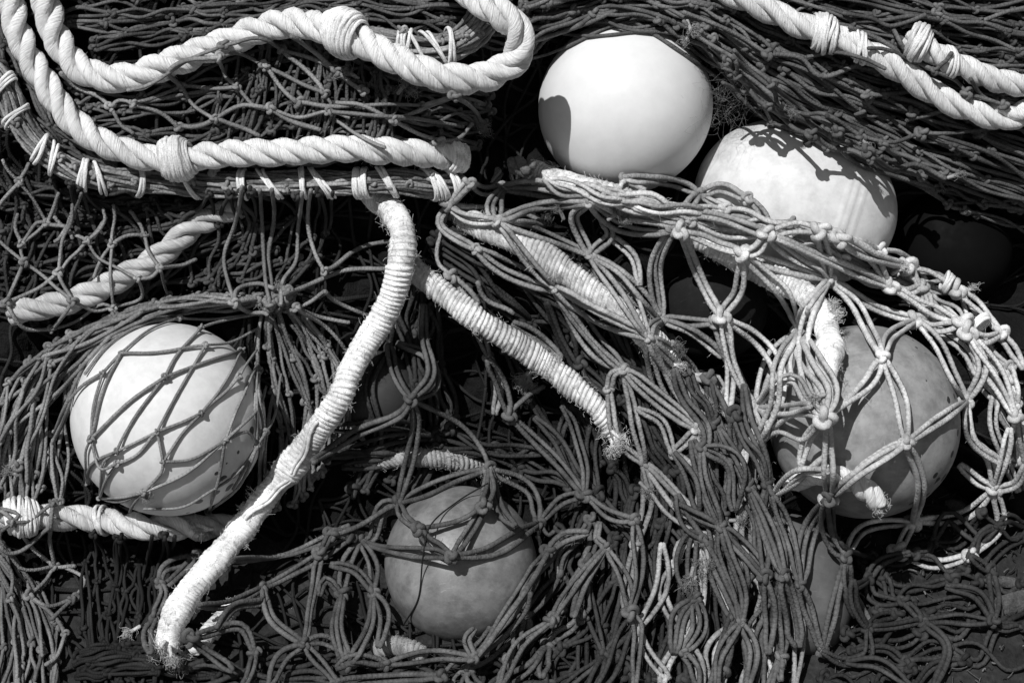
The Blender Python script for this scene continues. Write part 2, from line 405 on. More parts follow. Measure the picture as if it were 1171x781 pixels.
def crop(x0, y0, k=2.8925):
    def f(*a): return [(x0 + p[0] / k, y0 + p[1] / k) for p in a]
    return f
def traced(mb, paths, r, tol=9, **kw):
    """hand-read cords: each path runs knot - via points - knot; ends closer than tol share a knot"""
    nodes = []; edges = []; vias = []
    def nid(p):
        for i, q in enumerate(nodes):
            if math.dist(p, q) < tol: return i
        nodes.append(p); return len(nodes) - 1
    for p in paths:
        a, b = nid(p[0]), nid(p[-1])
        if a != b: edges.append((a, b)); vias.append(list(p[1:-1]))
    ml = kw.pop('many', None); kk = kw.pop('counts', None)
    if kk is not None: kw['mult'] = kk
    elif ml: kw['mult'] = rng.integers(ml[0], ml[1] + 1, len(edges))
    return lay_net(mb, nodes, edges, r, vias=vias, wob=kw.pop('wob', .35), **kw)

def tuft(mb, x, y, w, ang, n=46, ln=13, spread=.75, rad=.32, tone=(.5, .25), up=.35):
    """frayed twine end: a brush of curly fibres"""
    o = pt(x, y, w)
    d0 = math.cos(ang) * AX - math.sin(ang) * AV + up * AW
    for _ in range(n):
        d = nrm(d0 + spread * rng.standard_normal(3)); L = ln * rng.uniform(.5, 1.15)
        t = np.linspace(0, 1, 6)[:, None]; c1, c2 = rng.standard_normal((2, 3))
        P = o + rng.normal(0, 1.3, 3) + d * L * t + L * .22 * (c1 * np.sin(t * 3.1) + .6 * c2 * np.sin(t * 6.5))
        mb.tube(P, np.linspace(rad, rad * .5, 6), 3, float(np.clip(rng.normal(*tone), 0, 1)), ref=np.array([.31, .52, .2]), cap=False)
def fuzz_along(mb, Q, R, n, ln=6, rad=.22):
    """loose fibres standing off a rope; Q world path"""
    for _ in range(n):
        i = rng.integers(1, len(Q) - 1); T = nrm(Q[i + 1] - Q[i - 1]); d = rng.standard_normal(3); d -= T * (d @ T); d = nrm(d)
        if d @ AW < -.3: d = -d
        c = rng.standard_normal(3); t = np.linspace(0, 1, 5)[:, None]; L = ln * rng.uniform(.4, 1.3)
        P = Q[i] + d * R * .97 + (d * .5 + T * rng.normal(0, .7) + c * .35) * L * t + nrm(rng.standard_normal(3)) * L * .3 * np.sin(t * 3)
        mb.tube(P, rad, 3, .6, ref=np.array([.3, .5, .2]), cap=False)

# ------------------------------------------------------------------ ropes
def lay_path(pts, R, stiff=500, sink=.25, lift=0, dz=None):  # dz: (fraction, extra height) pairs
    """rope path: xy given, height from what it lies on (or given as a third value)"""
    P = np.asarray(pts, float)
    if P.shape[1] == 3: return spline(P, 2.5)
    Q = spline(P, 2.5)
    w = envelope(support(Q[:, 0], Q[:, 1], R) + R * (1 - sink), stiff)
    for _ in range(150): w[1:-1] = .25 * w[:-2] + .5 * w[1:-1] + .25 * w[2:]
    if dz: w = w + np.interp(np.linspace(0, 1, len(w)), [q[0] for q in dz], [q[1] for q in dz])
    for _ in range(200 if dz else 0): w[1:-1] = .25 * w[:-2] + .5 * w[1:-1] + .25 * w[2:]
    return np.concatenate([Q, (w + lift)[:, None]], 1)
def frames(Q):
    """world path -> tangents and twist-free normals"""
    T = nrm(np.gradient(Q, axis=0)); N = np.zeros_like(Q); n = nrm(np.cross(T[0], AW))
    for i in range(len(Q)):
        n = n - T[i] * (n @ T[i]); n = n / np.linalg.norm(n); N[i] = n
    return T, N, np.cross(T, N)
def arclen(Q): return np.concatenate([[0], np.cumsum(np.linalg.norm(np.diff(Q, axis=0), axis=1))])
def refine(Q, step):
    L = arclen(Q); s = np.arange(0, L[-1], step); return np.stack([np.interp(s, L, Q[:, k]) for k in range(3)], -1)
def stamp_rope(P, R): stamp(P[:, 0], P[:, 1], P[:, 2], R)
def twisted(mb, P, R, lay=90, hand=1, taper=None, seed=0, strands=3):
    Q = refine(pt(P[:, 0], P[:, 1], P[:, 2]), 1.6); T, N, B = frames(Q); L = arclen(Q)
    a = .464 * R if strands == 3 else .414 * R; b = R - a
    r0 = np.random.default_rng(seed)
    for k in range(strands):
        ph = hand * 2 * math.pi * (L / lay) + k * 2 * math.pi / strands + .22 * np.sin(L / 47. + k * 2 + seed) + .15 * np.sin(L / 21. + k)
        rad = nrm(np.cos(ph)[:, None] * N + np.sin(ph)[:, None] * B)
        bb = b * (1 + .05 * np.sin(L / 33. + k * 3 + seed)); aa = a * (1.06 + .05 * np.sin(L / 27. + k * 2))
        mb.tube(Q + bb[:, None] * rad, aa, 20, .5 + .15 * math.sin(k * 2.3 + seed), ref=rad, lobes=(9, .2, -hand * 2 * math.pi / (lay * .62) * 1.0))
    return Q
def served(mb, P, R, rc=3.0, pitch=5.6, lumps=(), hand=1, seed=0, core_sides=10):
    """rope tightly wound with twine: core + wraps; lumps = (fraction, half-width mm, extra radius)"""
    Q = refine(pt(P[:, 0], P[:, 1], P[:, 2]), 1.0); T, N, B = frames(Q); L = arclen(Q)
    ex = sum((e * np.exp(-((L - f * L[-1]) / hw) ** 4) for f, hw, e in lumps), np.zeros(len(L)))
    ex = ex + .8 * np.sin(L / 31 + seed) + .5 * np.sin(L / 13. + seed)
    mb.tube(Q, R - rc + 2.0 + ex * .97, core_sides, .45)
    ph_rate = 2 * math.pi / (pitch * (1 + .12 * np.sin(L / 23. + seed) + .08 * np.sin(L / 7.)))
    ph = hand * np.cumsum(ph_rate * 1.0); tot = abs(ph[-1]); n = int(tot / 6.283 * 20)
    pp = np.linspace(0, tot, n) ; s = np.interp(pp, np.abs(ph), L)
    C = np.stack([np.interp(s, L, Q[:, k]) for k in range(3)], -1); NN = np.stack([np.interp(s, L, N[:, k]) for k in range(3)], -1); BB = np.stack([np.interp(s, L, B[:, k]) for k in range(3)], -1)
    TT = np.stack([np.interp(s, L, T[:, k]) for k in range(3)], -1)
    rad = nrm(np.cos(hand * pp)[:, None] * NN + np.sin(hand * pp)[:, None] * BB)
    turn = pp / 6.283; jig = np.interp(turn, np.arange(int(turn[-1]) + 3), rng.normal(0, 1, int(turn[-1]) + 3))
    tilt = np.sin(hand * pp + .8) * (2.6 + 1.6 * np.sin(s / 41. + seed))
    rr = R - rc + np.interp(s, L, ex) + .45 * jig
    mb.tube(C + rad * rr[:, None] + TT * (tilt + .6 * jig)[:, None], rc * (1.02 + .1 * np.interp(turn, np.arange(int(turn[-1]) + 3), rng.normal(0, 1, int(turn[-1]) + 3))), 6, np.clip(.5 + .2 * jig, 0, 1), ref=rad)
    return Q
def wraps(mb, P, f, R, n, width, rc=2.2, bulge=0.0, slant=0.0, flat=.8, tone=(.55, .15), span=1.0):
    """n turns of twine around a path at fraction f, over `width` mm; slant tilts the turns"""
    Q = refine(pt(P[:, 0], P[:, 1], P[:, 2]), 1.0); T, N, B = frames(Q); L = arclen(Q)
    for k in range(n):
        o = (k + .5) / n - .5; s0 = f * L[-1] + o * width; i = int(np.clip(s0, 2, len(Q) - 3))
        a = np.linspace(0, 2 * math.pi, 33); rad = np.cos(a)[:, None] * N[i] + np.sin(a)[:, None] * B[i]
        nw_ = math.atan2(AW @ B[i], AW @ N[i])
        rr = R + rc * .75 + bulge * (1 - (2 * o) ** 2) + rng.normal(0, .5)
        sl = slant * (1 + rng.normal(0, .25)); dr = rng.normal(0, .8)
        C = Q[i] + rad * rr + T[i] * (sl * np.sin(a - nw_ ) + dr * np.sin(2 * a + k))[:, None]
        mb.tube(C, rc * rng.uniform(.9, 1.12), 7, float(np.clip(rng.normal(*tone), 0, 1)), ref=rad, cap=False, squash=flat)

# ------------------------------------------------------------------ floats
def make_float(name, x, y, w, a, b, axis, mat, label, seam=0.0, dent=0.0, seams=((0., 2.0),), seg=160, seed=0):
    """moulded plastic float: a turned body, half-length a along its axis, radius b, with a moulding seam"""
    ax = nrm(axis[0] * AX - axis[1] * AV + axis[2] * AW); n = nrm(np.cross(ax, [.13, .31, .94])); m2 = np.cross(ax, n)
    th = np.linspace(0, math.pi, 121); u = -np.cos(th); pr = np.sqrt(np.maximum(1 - u * u, 0)) 
    pr = pr + .012 * np.sin(th) * np.cos(2 * th)
    z = u * a; rad = pr * b
    for f, hw in seams: rad = rad + seam * np.exp(-((z - f * a) / hw) ** 2)
    ph = np.arange(seg) / seg * 2 * math.pi
    wob = 1 + .004 * np.sin(2 * ph[None] + seed) + .003 * np.sin(3 * ph[None] + 3 * u[:, None] + seed)
    V = pt(x, y, w) + z[:, None, None] * ax + (rad[:, None] * wob)[..., None] * (np.cos(ph)[None, :, None] * n + np.sin(ph)[None, :, None] * m2)
    mb = MB(); mb.grid(V, True, .5, z * .001)
    o = mb.build(name, mat, origin=pt(x, y, w) * .001); tag(o, label, 'fishing float', 'floats lying in the heap of nets')
    # leave the shape in the height map: meet each line of sight with the ellipsoid
    global H
    A0 = pt(XX, YY, 0.0); B0 = pt(XX, YY, 1.0) - A0; E0 = A0 - pt(x, y, w)
    Sc = lambda V: np.stack([(V @ ax) / (a + .6), (V @ n) / (b + .6), (V @ m2) / (b + .6)], -1)
    p, q = Sc(E0), Sc(B0); aa = (q * q).sum(-1); bb = (p * q).sum(-1); cc = (p * p).sum(-1) - 1; ds = bb * bb - aa * cc
    H = np.where(ds > 0, np.maximum(H, (-bb + np.sqrt(np.maximum(ds, 0))) / aa), H)
    return o

NETGROUP = 'fishing nets heaped up'
#SCENE
# ================================================================== setting
g = MB()
gs = 20.0
xs = np.array([-20000, -6000, -2500] + list(np.arange(-1200, 1700, gs)) + [2500, 6000, 20000.]); ys = np.array([-9000, -3000, -1500] + list(np.arange(-900, 900, gs)) + [1500, 4000, 20000.])
gxg, gyg = np.meshgrid(xs, ys); near = np.exp(-((gxg / 1500) ** 4 + (gyg / 1200) ** 4))
zg = (3 * wav(gxg, gyg, 120, 8) + 2 * wav(gxg, gyg, 45, 9) - 4) * near
g.grid(np.stack([gxg, gyg, zg], -1), False, .5)
tag(g.build('ground', M['ground'], origin=(0, 0, 0)), kind='structure')

def from_height(Hm, step, x0, x1, y0, y1):
    xs = np.arange(x0, x1, step); ys = np.arange(y0, y1, step); X, Y = np.meshgrid(xs, ys)
    return pt(X, Y, Hm[ij(X, Y)])
# loose bulk of the heap: folded netting, coloured near-black for the deep shade
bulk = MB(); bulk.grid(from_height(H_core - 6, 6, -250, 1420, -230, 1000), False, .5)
def strew(rails, m, n, r=2.1, seed=0, **kw):
    nodes, edges = rails_net(rails, m, n, seed=seed, jit=.3, drop=.12); lay_net(bulk, nodes, edges, r, knots=kw.pop('knots', False), tone=(.45, .25), bow=.1, sides=5, batches=3, stiff=14, **kw)
FULL = [[(-80, -60), (300, -70), (700, -60), (1230, -60)], [(-80, 200), (300, 180), (600, 240), (1230, 200)], [(-80, 450), (400, 420), (800, 480), (1230, 420)], [(-60, 760), (300, 800), (600, 830), (900, 800)]]
strew(FULL, 11, 26, seed=1); 
strew([[(-80, -40), (-60, 300), (-80, 600), (-40, 800)], [(200, -60), (260, 250), (180, 560), (250, 820)], [(560, -60), (520, 260), (560, 560), (560, 820)], [(900, -60), (820, 220), (800, 560), (860, 820)]], 9, 26, seed=2)
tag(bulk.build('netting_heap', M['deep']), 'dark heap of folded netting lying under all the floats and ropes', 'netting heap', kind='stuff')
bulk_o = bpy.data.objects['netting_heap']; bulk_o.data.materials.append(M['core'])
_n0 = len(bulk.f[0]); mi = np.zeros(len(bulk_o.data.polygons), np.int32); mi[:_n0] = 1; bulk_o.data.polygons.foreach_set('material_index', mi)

def net(name, mat, label, build):
    mb = MB(); ex = build(mb); o = mb.build(name, mat); tag(o, label, 'fishing net', NETGROUP)
    return o
def frays(parent, spots, mat='fuzz_d', n=46, ln=13):
    for x, y, a in spots:
        mb = MB(); w = float(support(np.array([x]), np.array([y]), 3.)[0]) + 2
        tuft(mb, x, y, w, a, n=n, ln=ln); t = np.linspace(0, 1, 7)
        mb.tube(pt(x - 12 * math.cos(a) * (1 - t), y - 12 * math.sin(a) * (1 - t), w - 2 * (1 - t)), 2.4, 6, .5)
        mb.build('frayed_end', M[mat], parent)
def rn(mb, rails, m, n, r, seed, jit=.2, drop=.04, bunch=.75, k=3, **kw):
    nodes, edges = rails_net(rails, m, n, seed=seed, jit=jit, drop=drop, bunch=bunch, k=k); return lay_net(mb, nodes, edges, r, **kw)

# ================================================================== back nets
def b_top_left(mb):
    rn(mb, [[(60, -40), (200, -30), (380, -40), (600, -30)], [(70, 20), (200, 20), (380, 0), (600, 0)], [(110, 60), (230, 40), (380, 30), (610, 60)]], 8, 10, 2.2, 31, tone=(.45, .2), k=2)
    rn(mb, [[(-60, 20), (-20, 100), (20, 160), (90, 200)], [(0, 0), (40, 90), (70, 150), (130, 190)]], 4, 8, 2.3, 32, k=2)
    rn(mb, [[(95, 95), (180, 90), (280, 60), (380, 45), (560, 110)], [(90, 120), (200, 120), (300, 100), (400, 90), (560, 130)], [(110, 150), (220, 150), (320, 140), (420, 130), (550, 150)], [(160, 190), (260, 195), (360, 190), (440, 180), (545, 175)]], 7, 11, 2.2, 33, tone=(.5, .2), bow=.08)
    rn(mb, [[(260, 60), (250, 110), (235, 165)], [(330, 50), (325, 100), (305, 165)], [(400, 60), (385, 110), (370, 165)], [(460, 90), (470, 130), (450, 170)]], 2, 22, 2.0, 34, tone=(.4, .2), bow=.04)
top_left = net('fishing_net', M['dark'], 'dark knotted netting bunched inside the coil of thick white rope', b_top_left)

def b_top_right(mb):
    R1 = [[(590, -60), (760, -70), (1000, -60), (1230, -40)], [(600, 0), (760, -10), (980, 40), (1230, 100)], [(600, 34), (700, 4), (782, 24), (900, 88), (1050, 160), (1230, 250)], [(600, 68), (645, 28), (718, 17), (798, 52), (850, 126), (960, 175), (1060, 225), (1240, 290)]]
    rn(mb, R1, 8, 24, 2.2, 41, tone=(.35, .2), stiff=18, bow=.04, k=6, jit=.25)
    rn(mb, R1, 7, 18, 2.3, 42, tone=(.55, .2), bow=.035, stiff=24, k=5, lift=2, jit=.25)
    rn(mb, [[(790, -10), (900, 60), (1030, 110), (1230, 200)], [(770, 20), (850, 90), (980, 170), (1080, 220), (1230, 260)]], 5, 10, 2.6, 43, tone=(.6, .2), lift=4, bow=.04, k=3)
    rn(mb, [[(600, -30), (740, -40), (860, -20)], [(598, 52), (705, 12), (808, 54)]], 3, 14, 2.6, 44, tone=(.7, .2), lift=4, bow=.04, k=4)
    rn(mb, [[(830, 50), (880, 90), (950, 135), (1050, 185)], [(826, 98), (870, 132), (940, 164), (1060, 218)]], 4, 2, 2.7, 45, tone=(.6, .2), lift=66, bow=.06, stiff=60, bunch=0)
    traced(mb, [crop(771, 0)(*q) for q in [[(30, 70), (90, 130), (195, 190), (210, 250)], [(195, 190), (320, 290), (340, 340)], [(340, 340), (430, 380), (500, 385), (620, 450)], [(210, 250), (330, 345), (430, 400), (530, 460)], [(530, 460), (620, 480), (640, 500)], [(310, 180), (420, 190), (490, 250), (620, 215)],
        [(640, 310), (740, 310), (820, 300)], [(820, 440), (940, 440), (1080, 420)], [(30, 40), (200, 110), (310, 180)], [(490, 250), (560, 280), (640, 310)], [(640, 500), (720, 560), (800, 545), (900, 590)], [(770, 400), (860, 370), (940, 355)], [(620, 450), (720, 470), (820, 440)]]], 2.8, tone=(.65, .15), lift=4, wob=.6)

def b_far_right(mb):
    R = [[(930, -40), (1000, 0), (1090, 30), (1230, 60)], [(900, 0), (980, 40), (1080, 90), (1230, 120)], [(1000, 70), (1080, 110), (1140, 120), (1230, 110)]]
    rn(mb, R, 5, 13, 2.4, 46, tone=(.5, .22), bow=.04); rn(mb, [[(980, -60), (1100, -40), (1230, -30)], [(960, -20), (1100, 0), (1230, 10)], [(990, 20), (1100, 40), (1230, 60)]], 5, 12, 2.4, 47, bow=.04)
far_right = net('fishing_net', M['black'], 'blackish netting in the top right corner behind the two white ropes', b_far_right)

def b_left(mb):
    rn(mb, [[(-60, 130), (0, 190), (60, 215), (150, 225)], [(-60, 200), (40, 240), (130, 250), (250, 240)], [(-60, 290), (40, 290), (150, 280), (330, 250)], [(-60, 350), (60, 370), (180, 330), (330, 300)]], 5, 15, 2.3, 51, tone=(.5, .25), bow=.06, k=5)
    rn(mb, [[(-60, 150), (-20, 250), (-40, 370)], [(40, 190), (60, 270), (30, 370)], [(140, 230), (150, 280), (110, 350)], [(260, 220), (270, 260), (240, 330)], [(400, 220), (390, 280), (340, 330)]], 3, 16, 2.3, 52, tone=(.45, .2), bow=.06, k=5)

# ================================================================== floats
F = {}
F['a'] = make_float('fishing_float', 715, 122, -66, 104, 103, (.5, -.5, .7), mat_float("white_plastic", .70, .42, .08), 'big round white float at the top, clear of the netting', seam=.0)
F['b'] = make_float('fishing_float', 909, 233, -95, 122, 100, (.95, .30, .12), mat_float('ivory_plastic', .63, .38, .12, scuff=.03), 'oval white float with a ribbed seam band, wedged below the dark netting', seam=1.5, seams=((.44, 1.8), (.5, 2.5), (.58, 1.8)))
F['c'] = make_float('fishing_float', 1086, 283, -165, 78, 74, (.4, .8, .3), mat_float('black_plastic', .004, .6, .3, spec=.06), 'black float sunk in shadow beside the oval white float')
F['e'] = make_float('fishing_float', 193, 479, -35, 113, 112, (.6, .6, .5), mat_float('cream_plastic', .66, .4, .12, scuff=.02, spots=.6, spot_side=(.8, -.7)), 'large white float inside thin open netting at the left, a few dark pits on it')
F['h'] = make_float('fishing_float', 812, 350, -105, 70, 68, (.6, .2, .5), mat_float('charcoal_plastic', .015, .6, .3, spec=.06, scuff=.015), 'dark float half hidden under the pale netting left of the grey float')  # dark plastic, its colour lowered further for the shadow on it
F['d'] = make_float('fishing_float', 988, 482, -30, 112, 110, (.12, .95, .25), mat_float('grey_plastic', .29, .45, .3, spec=.5, spots=.95, scuff=.06, spot_side=(.9, -.1)), 'large scuffed grey float with black spots inside the pale open netting', seam=1.0, seams=((-.5, 1.2),))
F['f'] = make_float('fishing_float', 527, 645, -75, 95, 91, (.3, .6, .7), mat_float('scuffed_grey_plastic', .19, .42, .35, spec=1.0, scuff=.08), 'grey scratched float at the bottom centre under a few doubled cords')
F['g'] = make_float('fishing_float', 912, 668, -55, 84, 62, (.25, .95, .2), mat_float('dull_grey_plastic', .11, .55, .3, scuff=.03), 'small dark grey float behind hanging cords at the lower right')
F['i'] = make_float('fishing_float', 432, 448, -85, 50, 48, (.5, .6, .5), mat_float('dimmed_plastic', .035, .6, .3, scuff=.02), 'small dark float deep in shade right of the long wound rope')  # colour darkened to keep this float dim in its shade

# the dark net spread over the top right lies on the two white floats' upper rims
top_right = net('fishing_net', M['dark'], 'dark stretched netting sloping above the two bare white floats', b_top_right)
left_mid_wait = True

# ================================================================== thick white rope
def rope(name, pts, R, label, mat='rope', lay=90, hand=1, seed=0, group=None, strands=3, **kw):
    P = lay_path(pts, R, **kw); mb = MB(); Q = twisted(mb, P, R, lay, hand, seed=seed, strands=strands)
    fz = MB(); fuzz_along(mb, Q, R * .96, int(len(Q) * .25), 4, .16)
    o = mb.build(name, M[mat]); tag(o, label, 'rope', group); stamp_rope(P, R); return o, P
def part(o, name, mat, fn, label=None):
    mb = MB(); fn(mb); p = mb.build(name, M[mat], o)
    if label: p['label'] = label
    return p
def frac(P, x, y): 
    i = int(np.argmin((P[:, 0] - x) ** 2 + (P[:, 1] - y) ** 2)); L = arclen(P); return L[i] / L[-1]

# gathered net edge under the coil
def bundle(name, pts, R, n, r, label, mat, lift=0):
    P = lay_path(pts, R, stiff=300, lift=lift); Q = refine(pt(P[:, 0], P[:, 1], P[:, 2]), 4); T, N, B = frames(Q); L = arclen(Q); mb = MB()
    for k in range(n):
        a0 = rng.uniform(0, 6.28); q = math.sqrt(rng.uniform(.05, 1)) * (R - r)
        ph = a0 + L / rng.uniform(160, 400) + .5 * np.sin(L / rng.uniform(20, 60) + k)
        qq = q * (1 + .15 * np.sin(L / 37. + k)) + rng.normal(0, .3, len(L))
        mb.tube(Q + qq[:, None] * (np.cos(ph)[:, None] * N + np.sin(ph)[:, None] * B), r, 6, float(np.clip(rng.normal(.5, .22), 0, 1)))
    i = np.arange(10, len(P) - 10, 9); i = i[rng.random(len(i)) < .75]
    put_knots(mb, P[i, 0] + rng.normal(0, 3, len(i)), P[i, 1] + rng.normal(0, R * .4, len(i)), P[i, 2] + R * .8, rng.uniform(0, 3, len(i)), r, np.full(len(i), .5))
    o = mb.build(name, M[mat]); tag(o, label, 'net edge', 'gathered net edges lashed with white twine'); stamp_rope(P, R); return o, P
edgeK, PK = bundle('net_edge', [(-30, 60), (7, 104), (21, 138), (45, 169), (80, 194), (114, 204), (156, 208), (225, 211), (294, 211), (346, 209), (400, 210), (454, 208), (499, 212), (530, 206)], 15, 34, 2.3, 'gathered net edge bound with white twine below the coil of thick rope', 'mid')
for x, y, n, wd, sl, rc in [(8, 100, 3, 9, 4, 2.0), (16, 135, 2, 8, 5, 2), (47, 170, 2, 7, 4, 2.2), (60, 180, 2, 6, 9, 2.0), (92, 198, 3, 9, 2, 2.2), (109, 202, 2, 6, 8, 2.0), (151, 208, 2, 6, 0, 2.2), (211, 211, 2, 7, 10, 1.8), (276, 212, 3, 8, 1, 2.0), (305, 211, 3, 8, 11, 2.0), (342, 209, 2, 6, 2, 2.0), (365, 209, 3, 9, 12, 1.9), (413, 209, 5, 17, 1, 2.1), (443, 208, 2, 7, 12, 2.2), (496, 211, 5, 16, 9, 2.2), (515, 208, 3, 9, 4, 2.0)]:
    part(edgeK, 'lashing', 'lash', lambda mb: wraps(mb, PK, frac(PK, x, y), 15.5, n, wd, rc, 0, sl))
edgeL, PL = bundle('net_edge', [(415, 45), (450, 52), (485, 58), (520, 52), (548, 30), (565, -10)], 19, 40, 2.3, 'short net edge with white lashings inside the loop of thick rope', 'mid', lift=4)
for x, y, n, wd, sl in [(462, 54, 4, 14, 3), (478, 56, 1, 4, 10), (497, 57, 2, 6, 10), (512, 54, 2, 6, -6)]:
    part(edgeL, 'lashing', 'lash', lambda mb: wraps(mb, PL, frac(PL, x, y), 19.5, n, wd, 2.1, 0, sl))

WR = 'lengths of thick white three strand rope'
ropeA, PA = rope('twisted_rope', [(49, -60), (50, -15), (54, 10), (66, 46), (88, 75), (117, 88), (149, 88), (180, 79), (214, 66), (256, 49), (294, 34), (332, 27), (366, 32), (399, 40), (437, 60), (471, 77), (513, 90), (551, 89), (582, 75), (595, 53), (588, 30), (572, 16), (558, 8), (530, -15), (500, -40)], 16.5, 'thick white rope curling along the top into a round loop left of the big float', lift=8, seed=1, stiff=700, dz=[(0, 0), (.45, 0), (.62, 15), (.76, 70), (.9, 60), (1, 0)])
part(ropeA, 'whipping', 'lash', lambda mb: wraps(mb, PA, frac(PA, 399, 40), 17, 16, 40, 2.6, 7, 3))
ropeB, PB = rope('twisted_rope', [(8, -60), (11, -10), (15, 14), (21, 38), (36, 69), (55, 100), (76, 131), (104, 156), (135, 171), (166, 180), (201, 182), (235, 178), (277, 176), (318, 175), (363, 171), (402, 170), (437, 173), (475, 176), (516, 179), (532, 182)], 15.5, 'thick white rope sweeping down the left and ending beside a gathered net edge', seed=2, stiff=700)
part(ropeB, 'whipping', 'lash', lambda mb: wraps(mb, PB, frac(PB, 201, 182), 16, 15, 36, 2.5, 7, 2))
part(ropeB, 'whipping', 'serve2', lambda mb: wraps(mb, PB, frac(PB, 522, 180), 14.5, 7, 20, 2.2, 0, 1))
# cords that cross over the white ropes
def b_over(mb):
    traced(mb, [crop(0, 0)(*q) for q in [[(420, 300), (520, 270), (640, 200), (740, 150)], [(740, 150), (850, 130), (930, 165)], [(720, 190), (790, 180), (875, 220)], [(720, 190), (745, 250), (785, 290)], [(600, 285), (690, 290), (785, 290)], [(600, 285), (560, 240), (620, 200), (720, 190)], [(600, 285), (640, 350), (710, 395)],
        [(785, 290), (840, 350), (895, 360)], [(875, 220), (930, 290), (985, 340)], [(875, 220), (980, 270), (1075, 310)], [(930, 165), (1010, 230), (1075, 310)], [(1075, 310), (1090, 350), (1090, 370)], [(930, 165), (1040, 200), (1115, 235)], [(960, 120), (1050, 180), (1115, 235)], [(440, 345), (520, 320), (600, 285)], [(440, 345), (530, 375), (590, 420)],
        [(365, 355), (440, 345)], [(365, 355), (330, 320), (250, 290), (200, 240)], [(365, 355), (400, 410), (440, 440)], [(710, 395), (640, 420), (590, 440)], [(710, 395), (800, 420), (860, 450)], [(985, 340), (1060, 350), (1157, 350)], [(895, 360), (990, 390), (1090, 370), (1157, 390)], [(895, 360), (960, 400), (1060, 430)], [(710, 395), (800, 350), (895, 360)], [(1115, 235), (1157, 280), (1200, 300)]]]
        + [crop(385, 0)(*q) for q in [[(0, 340), (80, 350), (190, 400)], [(190, 400), (290, 360), (390, 320)], [(390, 320), (460, 370), (480, 410)], [(0, 400), (90, 460), (160, 490)], [(190, 400), (270, 440), (340, 470)], [(340, 470), (400, 460), (450, 410)], [(0, 230), (40, 270), (80, 310)], [(280, 350), (350, 330), (390, 320)], [(80, 350), (190, 345), (290, 360)], [(0, 380), (150, 385), (270, 395), (420, 420)]]], 2.5, tone=(.6, .15), lift=2)
over = net('fishing_net', M['open'], 'open net meshes slung across the gap between the two white rope bends', b_over)
frays(over, [(462, 98, -.9), (468, 105, 0.2), (552, 148, .5), (548, 142, .9), (400, 84, -2.6)])

# ropes in the top right corner
ropeC, PC = rope('twisted_rope', [(800, -30), (840, -5), (868, 7), (902, 24), (940, 38), (978, 52), (1010, 69), (1037, 86), (1068, 107), (1099, 122), (1131, 132), (1155, 134), (1175, 128), (1230, 110)], 14.5, 'smooth white rope lying slantwise over dark netting at the upper right', lay=120, seed=3, stiff=600)
part(ropeC, 'whipping', 'lash', lambda mb: wraps(mb, PC, frac(PC, 940, 38), 15, 9, 26, 2.4, 4, 4))
part(ropeC, 'whipping', 'lash', lambda mb: wraps(mb, PC, frac(PC, 978, 52), 14.5, 4, 12, 2.2, 0, 6))
ropeD, PD = rope('twisted_rope', [(1040, 42), (1058, 54), (1080, 68), (1103, 78), (1134, 90), (1171, 98), (1230, 102)], 13.5, 'white rope with a bound end in the top right corner', lay=84, seed=4)
part(ropeD, 'whipping', 'lash', lambda mb: wraps(mb, PD, frac(PD, 1050, 49), 14, 9, 22, 2.3, 5, 3))
part(ropeD, 'whipping', 'lash', lambda mb: wraps(mb, PD, frac(PD, 1085, 70), 13.5, 3, 10, 2., 0, 6))
def b_overc(mb):
    traced(mb, [crop(771, 0)(*q) for q in [[(580, 90), (680, 130), (770, 190), (860, 235)], [(860, 235), (930, 270), (970, 310)], [(640, 160), (720, 170), (800, 210), (860, 235)], [(860, 235), (900, 200), (920, 175)], [(970, 310), (1040, 330), (1090, 350)], [(980, 260), (1020, 320), (1090, 350)], [(560, 45), (650, 60), (720, 90), (830, 50)], [(720, 90), (760, 160), (800, 210)], [(440, 190), (520, 175), (610, 190), (700, 230)]]], 2.5, tone=(.65, .15), lift=2)
net('fishing_net', M['dark'], 'thin dark cords crossing between the two white ropes at the upper right', b_overc)
frays(top_right, [(785, 47, 2.0), (790, 35, 1.2), (897, 125, .8), (903, 130, .2), (1076, 212, 1.3), (990, 165, 1.0), (1095, 200, -.3)], ln=10)

